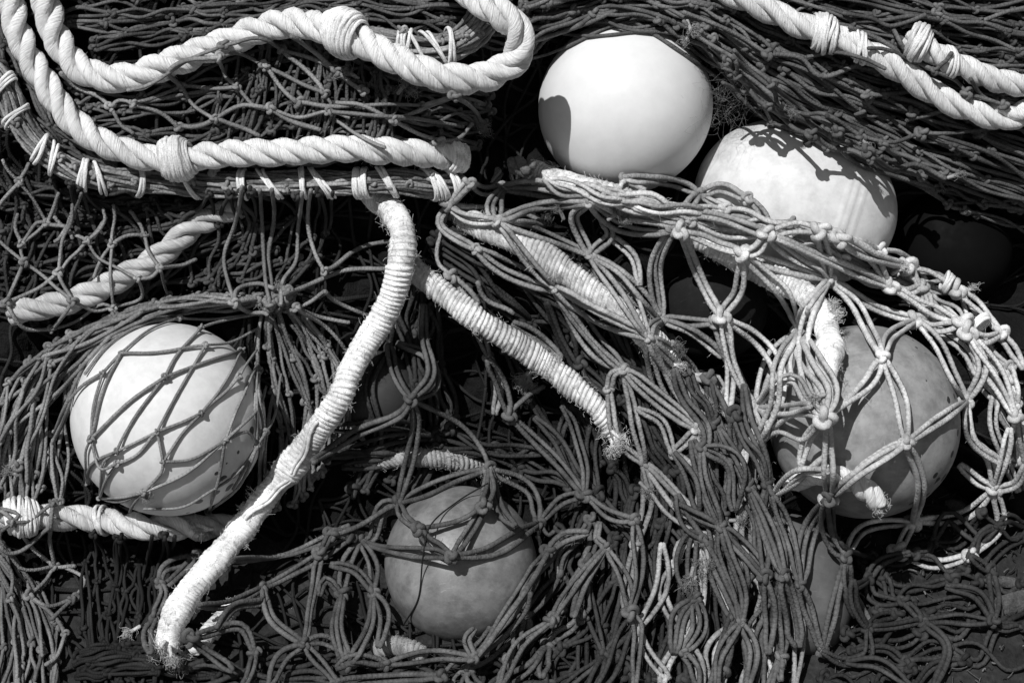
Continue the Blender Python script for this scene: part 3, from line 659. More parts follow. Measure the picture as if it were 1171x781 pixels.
# ================================================================== left side
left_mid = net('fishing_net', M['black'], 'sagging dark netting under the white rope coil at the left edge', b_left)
ropeI, PI_ = rope('twisted_rope', [(12, 358), (45, 352), (80, 345), (114, 331), (145, 314), (173, 298), (197, 281), (225, 258), (275, 235)], 14.5, 'grey weathered rope slanting under open netting above the netted white float', mat='rope_d', lay=96, seed=5, lift=3, stiff=400, dz=[(0, 0), (.6, 0), (1, -60)])
def b_left_open(mb):
    C = crop(0, 255); K = crop(0, 0)
    P = [C(*q) for q in [[(-20, 40), (30, 90), (80, 130)], [(80, 130), (160, 190), (240, 260)], [(80, 130), (50, 200), (20, 265)], [(80, 130), (70, 100), (70, 70)], [(70, 70), (110, 40), (155, 0)], [(70, 70), (50, 20), (60, -30)], [(290, 60), (240, 110), (195, 165)], [(195, 165), (120, 220), (20, 265)], [(195, 165), (210, 210), (240, 260)], [(195, 165), (205, 60), (235, 0), (240, -60)], [(180, -20), (230, 30), (290, 60)], [(290, 60), (330, 120), (455, 185)], [(290, 60), (320, 30), (350, -20)], [(375, -60), (375, 0), (370, 70)], [(370, 70), (365, 170), (375, 280)],
        [(370, 70), (420, 40), (480, 40)], [(240, 260), (310, 290), (385, 300)], [(240, 260), (210, 310), (170, 350)], [(170, 350), (80, 350), (20, 265)], [(385, 300), (470, 250), (455, 185)], [(455, 185), (500, 180), (530, 150)], [(530, 150), (490, 90), (480, 40)], [(480, 40), (460, 0), (430, -40)], [(530, 150), (600, 140), (650, 120)], [(530, 150), (540, 200), (560, 240)], [(560, 240), (555, 280), (580, 310)], [(370, 70), (330, 130), (310, 180)], [(170, 350), (250, 330), (330, 270), (385, 300)]]]
    P += [K(*q) for q in [[(10, 530), (30, 570), (65, 605)], [(65, 605), (110, 660), (170, 720)], [(65, 605), (80, 570), (95, 540)], [(65, 605), (30, 640), (-20, 700)], [(170, 720), (210, 750), (240, 790)], [(170, 720), (185, 670), (195, 640)], [(170, 720), (120, 740), (90, 800)], [(240, 715), (255, 680), (270, 640)], [(340, 690), (345, 730), (310, 790)], [(240, 715), (215, 760), (180, 800)]]]
    traced(mb, P, 2.2, tone=(.65, .15), lift=5, stiff=40)
left_open = net('fishing_net', M['open'], 'wide open grey meshes spread over the weathered rope at the left', b_left_open)

# netted white float
FC = np.array([193, 479])
def b_float5(mb):
    left = [[(306, 346), (250, 348), (195, 353), (138, 371), (96, 404), (72, 452), (66, 520), (76, 585)], [(300, 342), (232, 342), (145, 358), (84, 394), (46, 440), (32, 500), (36, 575)], [(292, 342), (210, 340), (120, 365), (50, 400), (0, 450), (-25, 520), (-40, 590)]]
    rn(mb, left, 4, 14, 2.4, 61, jit=.18, tone=(.55, .2), stiff=30, bow=.03, k=4); rn(mb, left[1:], 4, 7, 2.4, 62, tone=(.55, .2), bow=.03, k=2)
    right = [[(300, 352), (290, 400), (302, 460), (300, 520), (290, 590)], [(312, 354), (318, 420), (334, 500), (328, 580)], [(325, 352), (352, 415), (365, 480), (352, 560)], [(336, 348), (378, 395), (402, 440), (398, 490)]]
    rn(mb, right, 3, 14, 2.4, 63, jit=.18, tone=(.55, .2), stiff=30, bow=.03, k=4)
    C = crop(0, 255); D_ = crop(0, 511); 
    P = [C(*q) for q in [[(860, 300), (700, 318), (590, 315)], [(590, 315), (500, 350), (400, 430)], [(590, 315), (480, 330), (370, 395), (280, 500)], [(400, 430), (530, 425), (680, 405)], [(680, 405), (760, 395), (850, 350)], [(340, 495), (365, 470), (400, 430)], [(340, 495), (270, 540), (225, 590)], [(400, 430), (340, 560), (300, 715)], [(340, 495), (310, 600), (300, 715)], [(545, 510), (590, 430), (665, 345)], [(665, 345), (730, 325), (840, 310)], [(545, 510), (680, 460), (800, 420)], [(545, 510), (430, 590), (300, 715)], [(545, 510), (450, 630), (385, 755)], [(680, 405), (600, 540), (520, 690)], [(665, 630), (600, 660), (520, 690)], [(520, 690), (450, 725), (385, 755)], [(665, 630), (720, 560), (800, 430)], [(665, 630), (740, 560), (790, 510)], [(790, 510), (820, 460), (850, 420)], [(665, 630), (600, 700), (540, 790)],
        [(300, 715), (280, 760), (290, 860)], [(745, 720), (850, 620), (880, 540)], [(745, 720), (790, 600), (850, 470)], [(745, 720), (640, 780), (541, 790)], [(520, 690), (530, 740), (541, 790)], [(745, 720), (820, 690), (850, 740)], [(850, 740), (850, 620), (875, 460)], [(850, 740), (905, 640), (930, 500)], [(850, 740), (800, 830), (770, 880)], [(385, 755), (300, 800), (280, 860)], [(385, 755), (340, 800), (330, 910)],
        ]] + [D_(*q) for q in [[(388, 55), (330, 70), (300, -24)], [(388, 55), (460, 20), (520, -49)], [(388, 55), (350, 110), (330, 170)], [(330, 170), (400, 180), (475, 150)], [(475, 150), (610, 90), (745, -18)], [(475, 150), (440, 190), (430, 215)], [(475, 150), (530, 90), (540, 52)], [(690, 215), (720, 110), (745, -18)], [(690, 215), (790, 130), (850, 1)], [(475, 205), (600, 200), (690, 150), (780, 90), (850, 1)], [(330, 200), (400, 170), (475, 150)]]]
    traced(mb, P, 1.8, tone=(.7, .12), lift=1.0, stiff=60, wob=.2, kscale=.9, tol=13)
    # the gathering knot
    for k in range(26):
        a = rng.uniform(0, 6.28); q = rng.uniform(0, 17); x, y = 316 + q * math.cos(a), 340 + q * .8 * math.sin(a)
        put_knots(mb, np.array([x]), np.array([y]), support(np.array([x]), np.array([y]), 4.) + 3, np.array([a]), 2.7, np.array([.5]))
        stamp([x], [y], [float(support(np.array([x]), np.array([y]), 4.)[0])], 4)
    traced(mb, [C(*q) for q in [[(895, 270), (900, 200), (890, 110), (905, 0), (900, -110)], [(930, 270), (935, 190), (980, 120), (990, 0), (1000, -100)], [(940, 235), (1040, 200), (1150, 160), (1290, 150)], [(960, 290), (1010, 270), (1075, 225)], [(885, 305), (820, 285), (775, 265)], [(775, 265), (785, 220), (850, 200), (905, 215)], [(1030, -110), (1015, 0), (1040, 100), (1075, 160)], [(905, 260), (880, 200), (870, 60), (860, -110)], [(800, -120), (780, 0), (740, 120), (775, 265)], [(1075, 160), (1110, 140), (1200, 80), (1310, 60)]]], 2.7, tone=(.6, .15), lift=8)
    traced(mb, [C(*q) for q in [[(980, 280), (1050, 310), (1157, 330)], [(990, 300), (1080, 350), (1157, 440)], [(1075, 225), (1110, 260), (1200, 300), (1290, 330)]]], 2.6, tone=(.6, .15), lift=4)
net5 = net('fishing_net', M['left'], 'thin netting gathered to a knot and drawn over the large white float', b_float5)
frays(net5, [(300, 345, 2.4), (318, 332, -1.2), (10, 540, 3.4), (14, 534, 2.4), (166, 568, .6), (92, 372, -2.6)], ln=11)

# lower left rope and the net hanging under it
ropeJ, PJ = rope('twisted_rope', [(-60, 588), (-7, 590), (31, 591), (69, 592), (104, 593), (145, 599), (187, 603), (221, 604), (275, 602)], 15.5, 'thick dirty white rope running under the netted white float to the left edge', mat='rope_d', lay=110, seed=6, lift=6, stiff=500)
part(ropeJ, 'whipping', 'lash', lambda mb: wraps(mb, PJ, frac(PJ, 31, 591), 16, 13, 34, 2.4, 5, 3))
part(ropeJ, 'whipping', 'serve2', lambda mb: wraps(mb, PJ, frac(PJ, 118, 595), 15.5, 3, 10, 2., 0, 5))
def b_low_left(mb):
    rn(mb, [[(-40, 610), (-10, 670), (0, 720), (-20, 820)], [(0, 620), (20, 670), (36, 720), (40, 820)], [(8, 625), (50, 670), (72, 720), (66, 820)]], 3, 9, 2.4, 71, jit=.14, tone=(.2, .15), stiff=30, bow=.04, k=2)
    C = crop(0, 511)
    traced(mb, [C(*q) for q in [[(-20, 200), (60, 220), (40, 250)], [(40, 250), (100, 240), (175, 185)], [(175, 185), (165, 300), (180, 395)], [(-20, 190), (30, 230), (100, 330), (180, 395)], [(40, 250), (-5, 290), (40, 360), (80, 400), (180, 395)], [(180, 395), (215, 396), (250, 395)], [(180, 395), (150, 440), (95, 490)], [(95, 490), (160, 525), (245, 500)], [(245, 500), (280, 440), (220, 400), (180, 395)], [(0, 330), (30, 350), (90, 330), (160, 270)], [(95, 490), (180, 560), (215, 620)], [(95, 490), (130, 580), (140, 690)], [(215, 620), (190, 690), (150, 720)], [(35, 500), (40, 420), (0, 360)], [(35, 500), (70, 600), (80, 690)], [(245, 500), (200, 540), (170, 570)]]], 2.4, tone=(.45, .15), lift=5, stiff=40)
low_left = net('fishing_net', M['left'], 'loose netting hanging below the dirty rope in the bottom left corner', b_low_left)
def b_hollow(mb):
    rn(mb, [[(90, 610), (95, 650), (90, 700), (110, 780)], [(140, 615), (145, 660), (140, 720), (150, 790)], [(215, 610), (210, 660), (190, 720), (190, 790)]], 3, 9, 2.3, 75, tone=(.5, .2), bow=.05)
    rn(mb, [[(90, 740), (150, 735), (240, 750)], [(80, 775), (170, 770), (280, 775)]], 5, 5, 2.4, 76, tone=(.5, .2), double=1)
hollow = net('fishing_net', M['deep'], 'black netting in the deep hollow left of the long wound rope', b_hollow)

# ================================================================== centre and right: wound ropes and heavy netting
def b_mid_under(mb):
    rn(mb, [[(480, 300), (540, 360), (600, 430), (640, 520), (660, 640), (640, 800)], [(500, 270), (590, 320), (680, 400), (740, 500), (760, 640), (740, 800)], [(520, 250), (640, 280), (740, 350), (800, 450), (820, 600), (810, 800)]], 6, 7, 3.0, 81, double=.8, tone=(.4, .2), bow=.06, stiff=16, k=4)
    rn(mb, [[(450, 290), (440, 380), (450, 460), (400, 560)], [(500, 330), (500, 400), (520, 480), (480, 560)]], 3, 6, 2.9, 82, double=.8, tone=(.55, .2), bow=.08, k=2)
    rn(mb, [[(370, 545), (480, 520), (580, 535), (650, 570)], [(370, 490), (470, 485), (570, 500), (650, 520)]], 3, 2, 2.9, 83, double=1, tone=(.65, .2), bow=.08, k=2)
    rn(mb, [[(640, 560), (620, 650), (540, 760), (500, 820)], [(720, 560), (700, 660), (640, 760), (600, 820)], [(820, 600), (800, 690), (760, 780), (740, 830)]], 4, 4, 2.9, 84, double=.8, tone=(.45, .2), bow=.08, k=4)
    rn(mb, [[(220, 745), (320, 750), (430, 755), (620, 765)], [(200, 790), (320, 790), (430, 800), (640, 810)]], 4, 2, 2.9, 86, double=.8, tone=(.5, .2), bow=.1, k=2)
    r4 = [(622, 336), (690, 392), (736, 446), (768, 535), (788, 625), (796, 720), (780, 810)]
    r5 = [(640, 440), (680, 478), (690, 520), (716, 580), (730, 650), (722, 720), (690, 810)]
    r6 = [(600, 470), (640, 500), (650, 550), (664, 610), (672, 680), (650, 730), (610, 810)]
    rn(mb, [r4, r5, r6], 4, 2, 3.0, 94, double=.95, jit=.2, tone=(.65, .2), bow=.06, stiff=40, k=3, bunch=.85)
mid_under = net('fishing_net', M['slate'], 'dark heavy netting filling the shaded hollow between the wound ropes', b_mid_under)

SV = 'ropes tightly wound with white twine'
def wound(name, pts, R, label, mat='serve', lumps=(), seed=0, rc=3.0, pitch=5.6, **kw):
    P = lay_path(pts, R, **kw); mb = MB(); Q = served(mb, P, R, rc, pitch, lumps, seed=seed); o = mb.build(name, M[mat]); tag(o, label, 'rope', SV); stamp_rope(P, R)
    f = MB(); fuzz_along(f, Q, R, int(len(Q) * 1.1), 6, .2)
    for _ in range(int(len(Q) / 45)):
        i = int(rng.integers(int(len(Q) * .1), len(Q) - 2)); d = AX * rng.normal() + AV * rng.normal() + AW * .5; d = nrm(d); p0 = Q[i] + d * R * .95
        for _ in range(16):
            v = nrm(d + .9 * rng.standard_normal(3)); t = np.linspace(0, 1, 5)[:, None]; L = rng.uniform(3, 10); f.tube(p0 + rng.normal(0, 1.5, 3) + v * L * t + rng.standard_normal(3) * L * .25 * np.sin(t * 4), .24, 3, .6, ref=np.array([.3, .5, .2]), cap=False)
    f.build('loose_fibres', M['fuzz'], o)
    return o, P
ropeH2, PH2 = rope('twisted_rope', [(905, 552), (930, 542), (958, 545), (985, 557), (1006, 574)], 12.5, 'short white rope end with frayed tip lying against the grey float', mat='rope', lay=64, seed=7, lift=14)
fr = MB()
for k in range(5): tuft(fr, 1006 + rng.normal(0, 4), 574 + rng.normal(0, 4), PH2[-1, 2] + rng.normal(0, 4), .9, n=40, ln=10, rad=.4)
fr.build('frayed_end', M['fuzz'], ropeH2)
stub1, PS1 = wound('wound_rope', [(222, 742), (240, 722), (256, 706), (268, 690)], 11, 'short pale wound stub beside the lower end of the long wound rope', mat='serve2', seed=5, lift=10)
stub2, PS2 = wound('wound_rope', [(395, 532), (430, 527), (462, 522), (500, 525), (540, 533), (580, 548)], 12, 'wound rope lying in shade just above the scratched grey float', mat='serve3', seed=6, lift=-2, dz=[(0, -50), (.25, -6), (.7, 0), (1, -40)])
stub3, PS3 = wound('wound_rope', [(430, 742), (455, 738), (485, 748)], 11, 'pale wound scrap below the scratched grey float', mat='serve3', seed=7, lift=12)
# heavy grey netting falling through the middle
R3 = crop(480, 190, 2.788); R1 = crop(560, 380, 1.947)
def bundles(mb, items, **kw):
    """hand-read bundles: (number of cords, path)"""
    ps, cs = [], []
    for c, f, *p in items:
        q = f(*p)
        if math.dist(q[0], q[-1]) > 10: ps.append(q); cs.append(c)
    traced(mb, ps, 3.1, counts=np.array(cs), **kw)
def b_fall(mb):
    r2 = [(700, 300), (755, 350), (800, 405), (838, 470), (862, 560), (880, 660), (885, 800)]
    r3 = [(660, 335), (712, 385), (755, 440), (792, 520), (818, 620), (830, 715), (826, 810)]
    rn(mb, [r2, r3], 5, 2, 3.0, 91, double=.95, jit=.2, tone=(.25, .15), bow=.05, stiff=40, k=1, bunch=.8)
    bundles(mb, [(3, R3, (430, 395), (540, 540), (655, 655)), (2, R3, (430, 395), (560, 590), (655, 655)), (3, R3, (180, 265), (280, 330), (430, 395)), (1, R3, (100, 350), (60, 290), (90, 125)), (2, R3, (90, 125), (70, 190), (180, 265)), (2, R3, (100, 350), (150, 400), (185, 440)), (1, R3, (185, 370), (220, 430), (300, 470)), (2, R3, (220, 610), (250, 700), (240, 790)), (2, R3, (220, 610), (190, 520), (120, 430)),
        (2, R3, (330, 540), (390, 580), (420, 640)), (2, R3, (300, 500), (360, 530), (450, 610))], tone=(.4, .15), lift=3, stiff=50)

fall_mb = MB(); b_fall(fall_mb)
ropeF, PF = wound('wound_rope', [(462, 300), (482, 316), (500, 330), (515, 342), (547, 366), (585, 390), (620, 414), (651, 438), (679, 462), (697, 485), (712, 512)], 14.5, 'middle wound rope slanting down right into the heavy netting', mat='serve2', lumps=((.27, 12, 3), (.7, 9, 2), (1.0, 30, -4)), seed=2, lift=20, stiff=400, dz=[(0, 0), (.85, 0), (1, -22)])
ropeG, PG = wound('wound_rope', [(520, 243), (545, 257), (572, 268), (606, 283), (641, 307), (679, 335), (717, 362), (744, 388), (765, 414)], 15.5, 'wound rope under grey cords, running between the other slanted wound ropes', mat='serve2', lumps=((.45, 18, 1.5),), seed=3, lift=24, stiff=500, dz=[(0, -70), (.1, -12), (.2, 0), (.9, 0), (1, -30)])
ropeH, PH = wound('wound_rope', [(606, 195), (620, 200), (648, 211), (689, 221), (731, 235), (765, 247), (800, 272), (845, 298), (885, 317), (922, 338), (942, 366), (949, 400), (946, 440), (938, 470)], 15, 'uppermost wound rope, bending down in front of the spotted grey float', mat='serve2', lumps=((.3, 14, 1.5), (.62, 12, 2.), (1.0, 70, -5.5), (.86, 8, 3)), seed=4, lift=27, stiff=400)
part(ropeH, 'rope_end', 'dark', lambda mb: twisted(mb, lay_path([(586, 188), (597, 191), (608, 196)], 11, lift=14), 11, 60))
ropeE, PE = wound('wound_rope', [(420, 212), (432, 225), (443, 236), (453, 248), (461, 268), (459, 296), (451, 333), (438, 362), (416, 397), (399, 428), (386, 459), (346, 516), (311, 559), (277, 604), (242, 646), (214, 680), (197, 713), (190, 742)], 15.6, 'long wound rope curving from the coil down to the bottom left', lumps=((.05, 16, 2.5), (.2, 14, 2), (.42, 12, 1), (.63, 16, 3.5), (.76, 12, 3), (.93, 12, 2)), seed=1, lift=26, stiff=900, dz=[(0, -130), (.04, -75), (.1, -12), (.18, 0), (1, 0)])
def long_turns(mb, k):     # the tail of the serving twine run lengthwise over the turns
    Q = refine(pt(PE[:, 0], PE[:, 1], PE[:, 2]), 1.0); T, N, B = frames(Q); L = arclen(Q)
    for f0, f1, a0, a1 in [[(.52, .63, 1.9, .9), (.64, .74, .8, 1.7)][k // 2]]:
        for q in [k % 2]:
            i0, i1 = int(f0 * len(Q)), int(f1 * len(Q)); sl = slice(i0, i1); t = np.linspace(0, 1, i1 - i0)
            base = np.arctan2(B[sl] @ AW, N[sl] @ AW) - math.pi / 2
            ph = base + a0 + (a1 - a0) * t + q * .22 + .1 * np.sin(t * 9)
            rad = nrm(np.cos(ph)[:, None] * N[sl] + np.sin(ph)[:, None] * B[sl]); mb.tube((Q[sl] + rad * (16.6 + 2.0 * np.sin(t * 3.14) ** .5)[:, None])[::3], 2.5, 6, .5, ref=rad[::3])
for k in range(4): part(ropeE, 'twine_tail', 'serve', lambda mb: long_turns(mb, k))
frays(ropeE, [(226, 600, 3.5), (232, 606, 3.0)], mat='fuzz', n=60, ln=13)
foot = []
for x, y, a in [(182, 742, 2.2), (196, 750, 1.4), (210, 748, .7), (174, 722, 3.0), (204, 758, 1.2), (150, 722, 2.6)]: foot.append((x, y, a))
frays(ropeE, foot, mat='fuzz', n=60, ln=15)
def b_fall_over(mb):
    bundles(mb, [(2, R3, (160, 55), (210, 80), (265, 70)), (2, R3, (160, 55), (120, 90), (90, 125)), (3, R3, (265, 70), (380, 75), (540, 118)), (3, R3, (265, 70), (235, 120), (245, 175)), (2, R3, (245, 175), (390, 215), (545, 285)), (2, R3, (245, 175), (330, 285), (430, 390)), (2, R3, (245, 175), (370, 130), (540, 118)), (2, R3, (90, 125), (150, 170), (245, 175)), (2, R3, (90, 125), (150, 140), (330, 165), (400, 190)), (3, R3, (540, 118), (650, 190), (805, 205)),
        (1, R3, (540, 118), (620, 100), (650, 40)), (2, R3, (540, 118), (490, 165), (545, 285)), (3, R3, (545, 285), (640, 400), (730, 545)), (2, R3, (545, 285), (650, 345), (770, 490)), (3, R3, (430, 395), (560, 470), (730, 545)), (2, R3, (730, 545), (740, 510), (770, 490)), (3, R3, (805, 205), (750, 320), (770, 490)), (2, R3, (770, 490), (870, 530), (965, 610)), (2, R3, (770, 490), (850, 490), (940, 500)), (2, R3, (805, 205), (850, 140), (890, 90)), (2, R3, (890, 90), (960, 70), (1045, 105)), (2, R3, (890, 90), (800, 50), (650, 40)), (2, R3, (1045, 105), (1090, 150), (1110, 215)), (2, R3, (890, 90), (980, 140), (1110, 215)), (2, R3, (545, 285), (600, 220), (580, 170)), (2, R3, (600, 220), (680, 290), (700, 380)), (1, R3, (650, 40), (720, 80), (700, 80)),
        (3, R1, (300, 85), (380, 150), (460, 215)), (2, R1, (300, 85), (325, 200), (345, 295)), (2, R1, (265, 125), (280, 230), (345, 295)), (2, R1, (300, 85), (275, 95), (265, 125)), (4, R1, (354, 10), (430, 90), (490, 165)), (3, R1, (354, 10), (390, 130), (460, 215)), (3, R1, (460, 215), (480, 330), (515, 440)), (2, R1, (460, 215), (545, 300), (550, 400)), (2, R1, (410, 270), (470, 330), (460, 410)), (4, R1, (345, 295), (420, 385), (515, 440)), (2, R1, (410, 270), (385, 200), (330, 170)), (3, R1, (490, 165), (540, 240), (585, 340)), (2, R1, (460, 215), (440, 240), (410, 270)), (2, R1, (490, 165), (510, 115), (455, 98)),
        (2, R1, (515, 440), (580, 525), (610, 570)), (3, R1, (515, 440), (535, 560), (560, 645)), (2, R1, (475, 465), (505, 545), (560, 645)), (2, R1, (475, 465), (470, 600), (430, 680)), (2, R1, (475, 465), (430, 470), (415, 510)), (2, R1, (515, 440), (500, 460), (475, 465)), (3, R1, (585, 340), (610, 450), (655, 540)), (2, R1, (585, 340), (560, 460), (610, 570)), (3, R1, (635, 370), (640, 450), (655, 540)), (2, R1, (635, 370), (665, 460), (690, 565)), (2, R1, (592, 175), (600, 280), (635, 370)), (2, R1, (592, 175), (570, 250), (585, 340)), (2, R1, (592, 175), (540, 80), (510, -20)), (1, R1, (592, 175), (540, 150), (490, 165)),
        (3, R1, (560, 645), (500, 710), (510, 800)), (2, R1, (560, 645), (590, 700), (560, 800)), (2, R1, (610, 570), (600, 680), (640, 800)), (2, R1, (655, 540), (655, 640), (620, 790)), (2, R1, (655, 540), (690, 640), (680, 790)), (2, R1, (415, 510), (385, 580), (430, 680)), (2, R1, (430, 680), (395, 740), (380, 800)), (2, R1, (430, 680), (465, 740), (470, 800)), (2, R1, (325, 475), (300, 590), (330, 660)), (2, R1, (330, 660), (380, 570), (385, 470)), (2, R1, (330, 660), (350, 710), (400, 770)), (2, R1, (325, 475), (350, 380), (345, 295))], tone=(.62, .16), lift=6, stiff=55)
b_fall_over(fall_mb); fall = fall_mb.build('fishing_net', M['mid']); tag(fall, 'heavy grey doubled netting falling through the middle to the bottom edge', 'fishing net', NETGROUP)
frays(ropeF, [(597, 435, 2.2), (603, 438, 1.8), (600, 430, 2.7), (608, 440, 1.4), (705, 505, 1.2), (700, 512, 1.6), (708, 500, .7)], mat='fuzz', n=60, ln=14)
frays(ropeH, [(936, 458, 1.6), (930, 452, 2.6), (955, 362, -.6), (950, 352, -.9)], mat='fuzz', n=50, ln=12)


frays(fall, [(705, 245, -.6), (712, 250, .4), (630, 245, 2.4), (770, 395, .3), (775, 400, 1.0), (812, 460, .5), (820, 455, -.4), (800, 640, 2.0), (740, 560, .8), (640, 240, -2)], n=50, ln=12)

# pale netting stretched over the spotted grey float
def b_pale(mb):
    rim = [[(640, 212), (720, 222), (800, 236), (880, 244), (960, 268), (1040, 302), (1100, 335), (1140, 380), (1165, 450), (1185, 560)], [(620, 205), (700, 232), (790, 254), (870, 272), (950, 298), (1030, 332), (1085, 368), (1125, 420), (1150, 490), (1165, 575)]]
    rn(mb, rim, 8, 3, 3.0, 95, double=.9, jit=.25, tone=(.5, .2), bow=.06, stiff=60, bunch=.6, k=1)
    C = crop(771, 255); E_ = crop(771, 511)
    P = [C(*q) for q in [[(20, 30), (110, 60), (225, 100)], [(225, 100), (270, 85), (305, 35)], [(225, 100), (215, 220), (155, 310)], [(20, 50), (90, 190), (155, 310)], [(155, 310), (200, 470), (270, 610)], [(155, 310), (185, 480), (180, 640)], [(225, 100), (350, 220), (415, 350)], [(415, 350), (440, 270), (510, 190)], [(415, 350), (320, 450), (270, 610)], [(510, 190), (500, 110), (480, 25)], [(510, 190), (620, 290), (690, 440)], [(510, 190), (640, 260), (800, 320)], [(415, 350), (430, 440), (500, 540), (500, 645)], [(690, 440), (640, 530), (500, 645)], [(690, 440), (720, 370), (800, 320)], [(800, 320), (890, 420), (965, 590)], [(800, 320), (850, 260), (820, 215)], [(820, 215), (790, 180), (775, 140)], [(820, 215), (770, 230), (715, 210)], [(715, 210), (520, 130), (305, 35)], [(715, 210), (820, 270), (955, 331)], [(955, 331), (975, 345), (970, 360)], [(970, 360), (1020, 480), (965, 590)], [(970, 360), (1020, 390), (1080, 365)], [(970, 360), (1070, 490), (1130, 640)], [(965, 590), (870, 660), (770, 725)], [(690, 440), (740, 580), (770, 725)], [(500, 645), (440, 710), (420, 800)], [(770, 725), (700, 760), (610, 820)], [(305, 35), (400, 20), (480, 25)], [(305, 35), (400, 110), (510, 190)], [(480, 25), (640, 100), (715, 210)], [(550, 50), (640, 100), (775, 140)], [(480, 25), (520, 40), (550, 50)], [(1080, 365), (1120, 430), (1157, 480)], [(930, 220), (1010, 280), (1080, 365)], [(775, 140), (860, 170), (930, 220)], [(270, 610), (240, 720), (230, 800)], [(270, 610), (350, 620), (450, 600)], [(955, 331), (860, 350), (800, 320)], [(225, 100), (330, 140), (510, 190)],
        [(965, 590), (990, 720), (1090, 800)], [(1130, 640), (1110, 720), (1060, 820)], [(1020, 390), (1000, 430), (1130, 640)], [(820, 215), (850, 330), (960, 420), (1000, 500)]]]
    P += [C(*q) for q in [[(415, 350), (470, 460), (520, 550), (500, 645)], [(415, 350), (350, 470), (335, 600), (265, 745)], [(500, 645), (390, 640), (265, 745)], [(270, 610), (300, 680), (265, 745)], [(155, 310), (265, 380), (335, 470), (345, 580), (265, 745)], [(510, 190), (445, 300), (425, 420), (455, 540), (500, 645)], [(265, 745), (340, 690), (430, 715), (500, 645)], [(415, 350), (395, 470), (420, 560), (500, 645)], [(270, 610), (345, 530), (400, 520), (440, 580), (500, 645)]]]
    P += [E_(*q) for q in [[(770, 5), (620, 75), (510, 170)], [(770, 5), (815, 130), (790, 250)], [(790, 250), (630, 270), (570, 365)], [(790, 250), (950, 225), (1060, 140)], [(790, 250), (760, 300), (740, 345)], [(1060, 140), (1040, 40), (985, -30)], [(1060, 140), (1090, 40), (1110, -60)], [(1060, 140), (1130, 120), (1160, 60)], [(980, 360), (870, 385), (765, 350)], [(980, 360), (1080, 260), (1060, 140)], [(500, -96), (510, 40), (510, 170)], [(330, 165), (400, 90), (510, 80)], [(330, 165), (420, 100), (500, 30)], [(330, 165), (290, 60), (270, -30)], [(945, 60), (1000, 110), (1060, 140)]]]
    traced(mb, P, 3.15, double=.9, tone=(.6, .12), lift=17, stiff=90, tol=10, bow=.05, wob=.5, kscale=1.2)
pale = net('fishing_net', M['pale'], 'pale doubled netting with wide meshes draped over the spotted grey float', b_pale)
frays(pale, [(958, 358, -.5), (953, 350, -1.1), (932, 455, 2.8), (775, 418, .2), (818, 463, .6), (823, 452, -.5), (1030, 308, -.5), (1110, 330, -.7)], mat='fuzz', n=50, ln=11)
part(pale, 'lashing', 'lash', lambda mb: wraps(mb, lay_path([(1112, 350), (1124, 372), (1135, 395)], 8, lift=-5), .5, 9, 3, 8, 2.3, 0, 3))
part(pale, 'lashing', 'lash', lambda mb: wraps(mb, lay_path([(1062, 305), (1085, 325), (1100, 345)], 8, lift=-5), .5, 9, 3, 9, 2.3, 0, 3))

# strands right of the middle, falling from the pale net to the bottom edge
def b_hang(mb):
    rn(mb, [[(770, 420), (790, 520), (815, 620), (822, 700), (800, 810)], [(810, 430), (836, 520), (862, 610), (868, 690), (860, 810)], [(850, 440), (876, 520), (898, 600), (908, 680), (900, 810)]], 4, 4, 3.0, 97, double=.95, jit=.2, tone=(.5, .2), bow=.05, stiff=40, k=3, bunch=.85)
    E_ = crop(771, 511)
    traced(mb, [E_(*q) for q in [[(510, 170), (445, 290), (415, 455)], [(510, 170), (520, 290), (570, 365)], [(570, 365), (540, 500), (490, 675)], [(570, 365), (590, 480), (650, 590)], [(415, 455), (450, 560), (490, 675)], [(330, 165), (380, 300), (415, 455)], [(0, 190), (80, 230), (155, 265)], [(155, 265), (170, 340), (220, 480), (220, 580)], [(155, 265), (240, 350), (300, 430)], [(220, 580), (150, 690), (140, 800)], [(220, 580), (260, 680), (240, 800)], [(155, 265), (100, 120), (90, 0)], [(60, -20), (110, 150), (155, 265)], [(250, 130), (220, 50), (150, -60)], [(250, 130), (290, 260), (300, 430)], [(300, 430), (320, 560), (310, 680)], [(265, 150), (330, 300), (365, 425)], [(365, 425), (400, 560), (410, 660)], [(365, 425), (330, 350), (265, 150)], [(100, 310), (150, 420), (220, 580)], [(100, 310), (40, 250), (10, 160)], [(0, 20), (60, 110), (80, 220)], [(100, 20), (190, 60), (200, 210)], [(70, 500), (80, 600), (30, 680)], [(70, 500), (20, 560), (0, 680)], [(70, 500), (40, 420), (60, 300), (90, 320)], [(30, 680), (60, 720), (80, 790)]]], 3.1, many=(2, 3), tone=(.65, .15), lift=3, stiff=50)
hang = net('fishing_net', M['low'], 'grey doubled strands hanging in front of the small dark float', b_hang)
frays(hang, [(845, 595, 0), (790, 660, 1.8), (800, 655, .9), (810, 640, 1.4), (788, 668, 2.3)], n=60, ln=13)

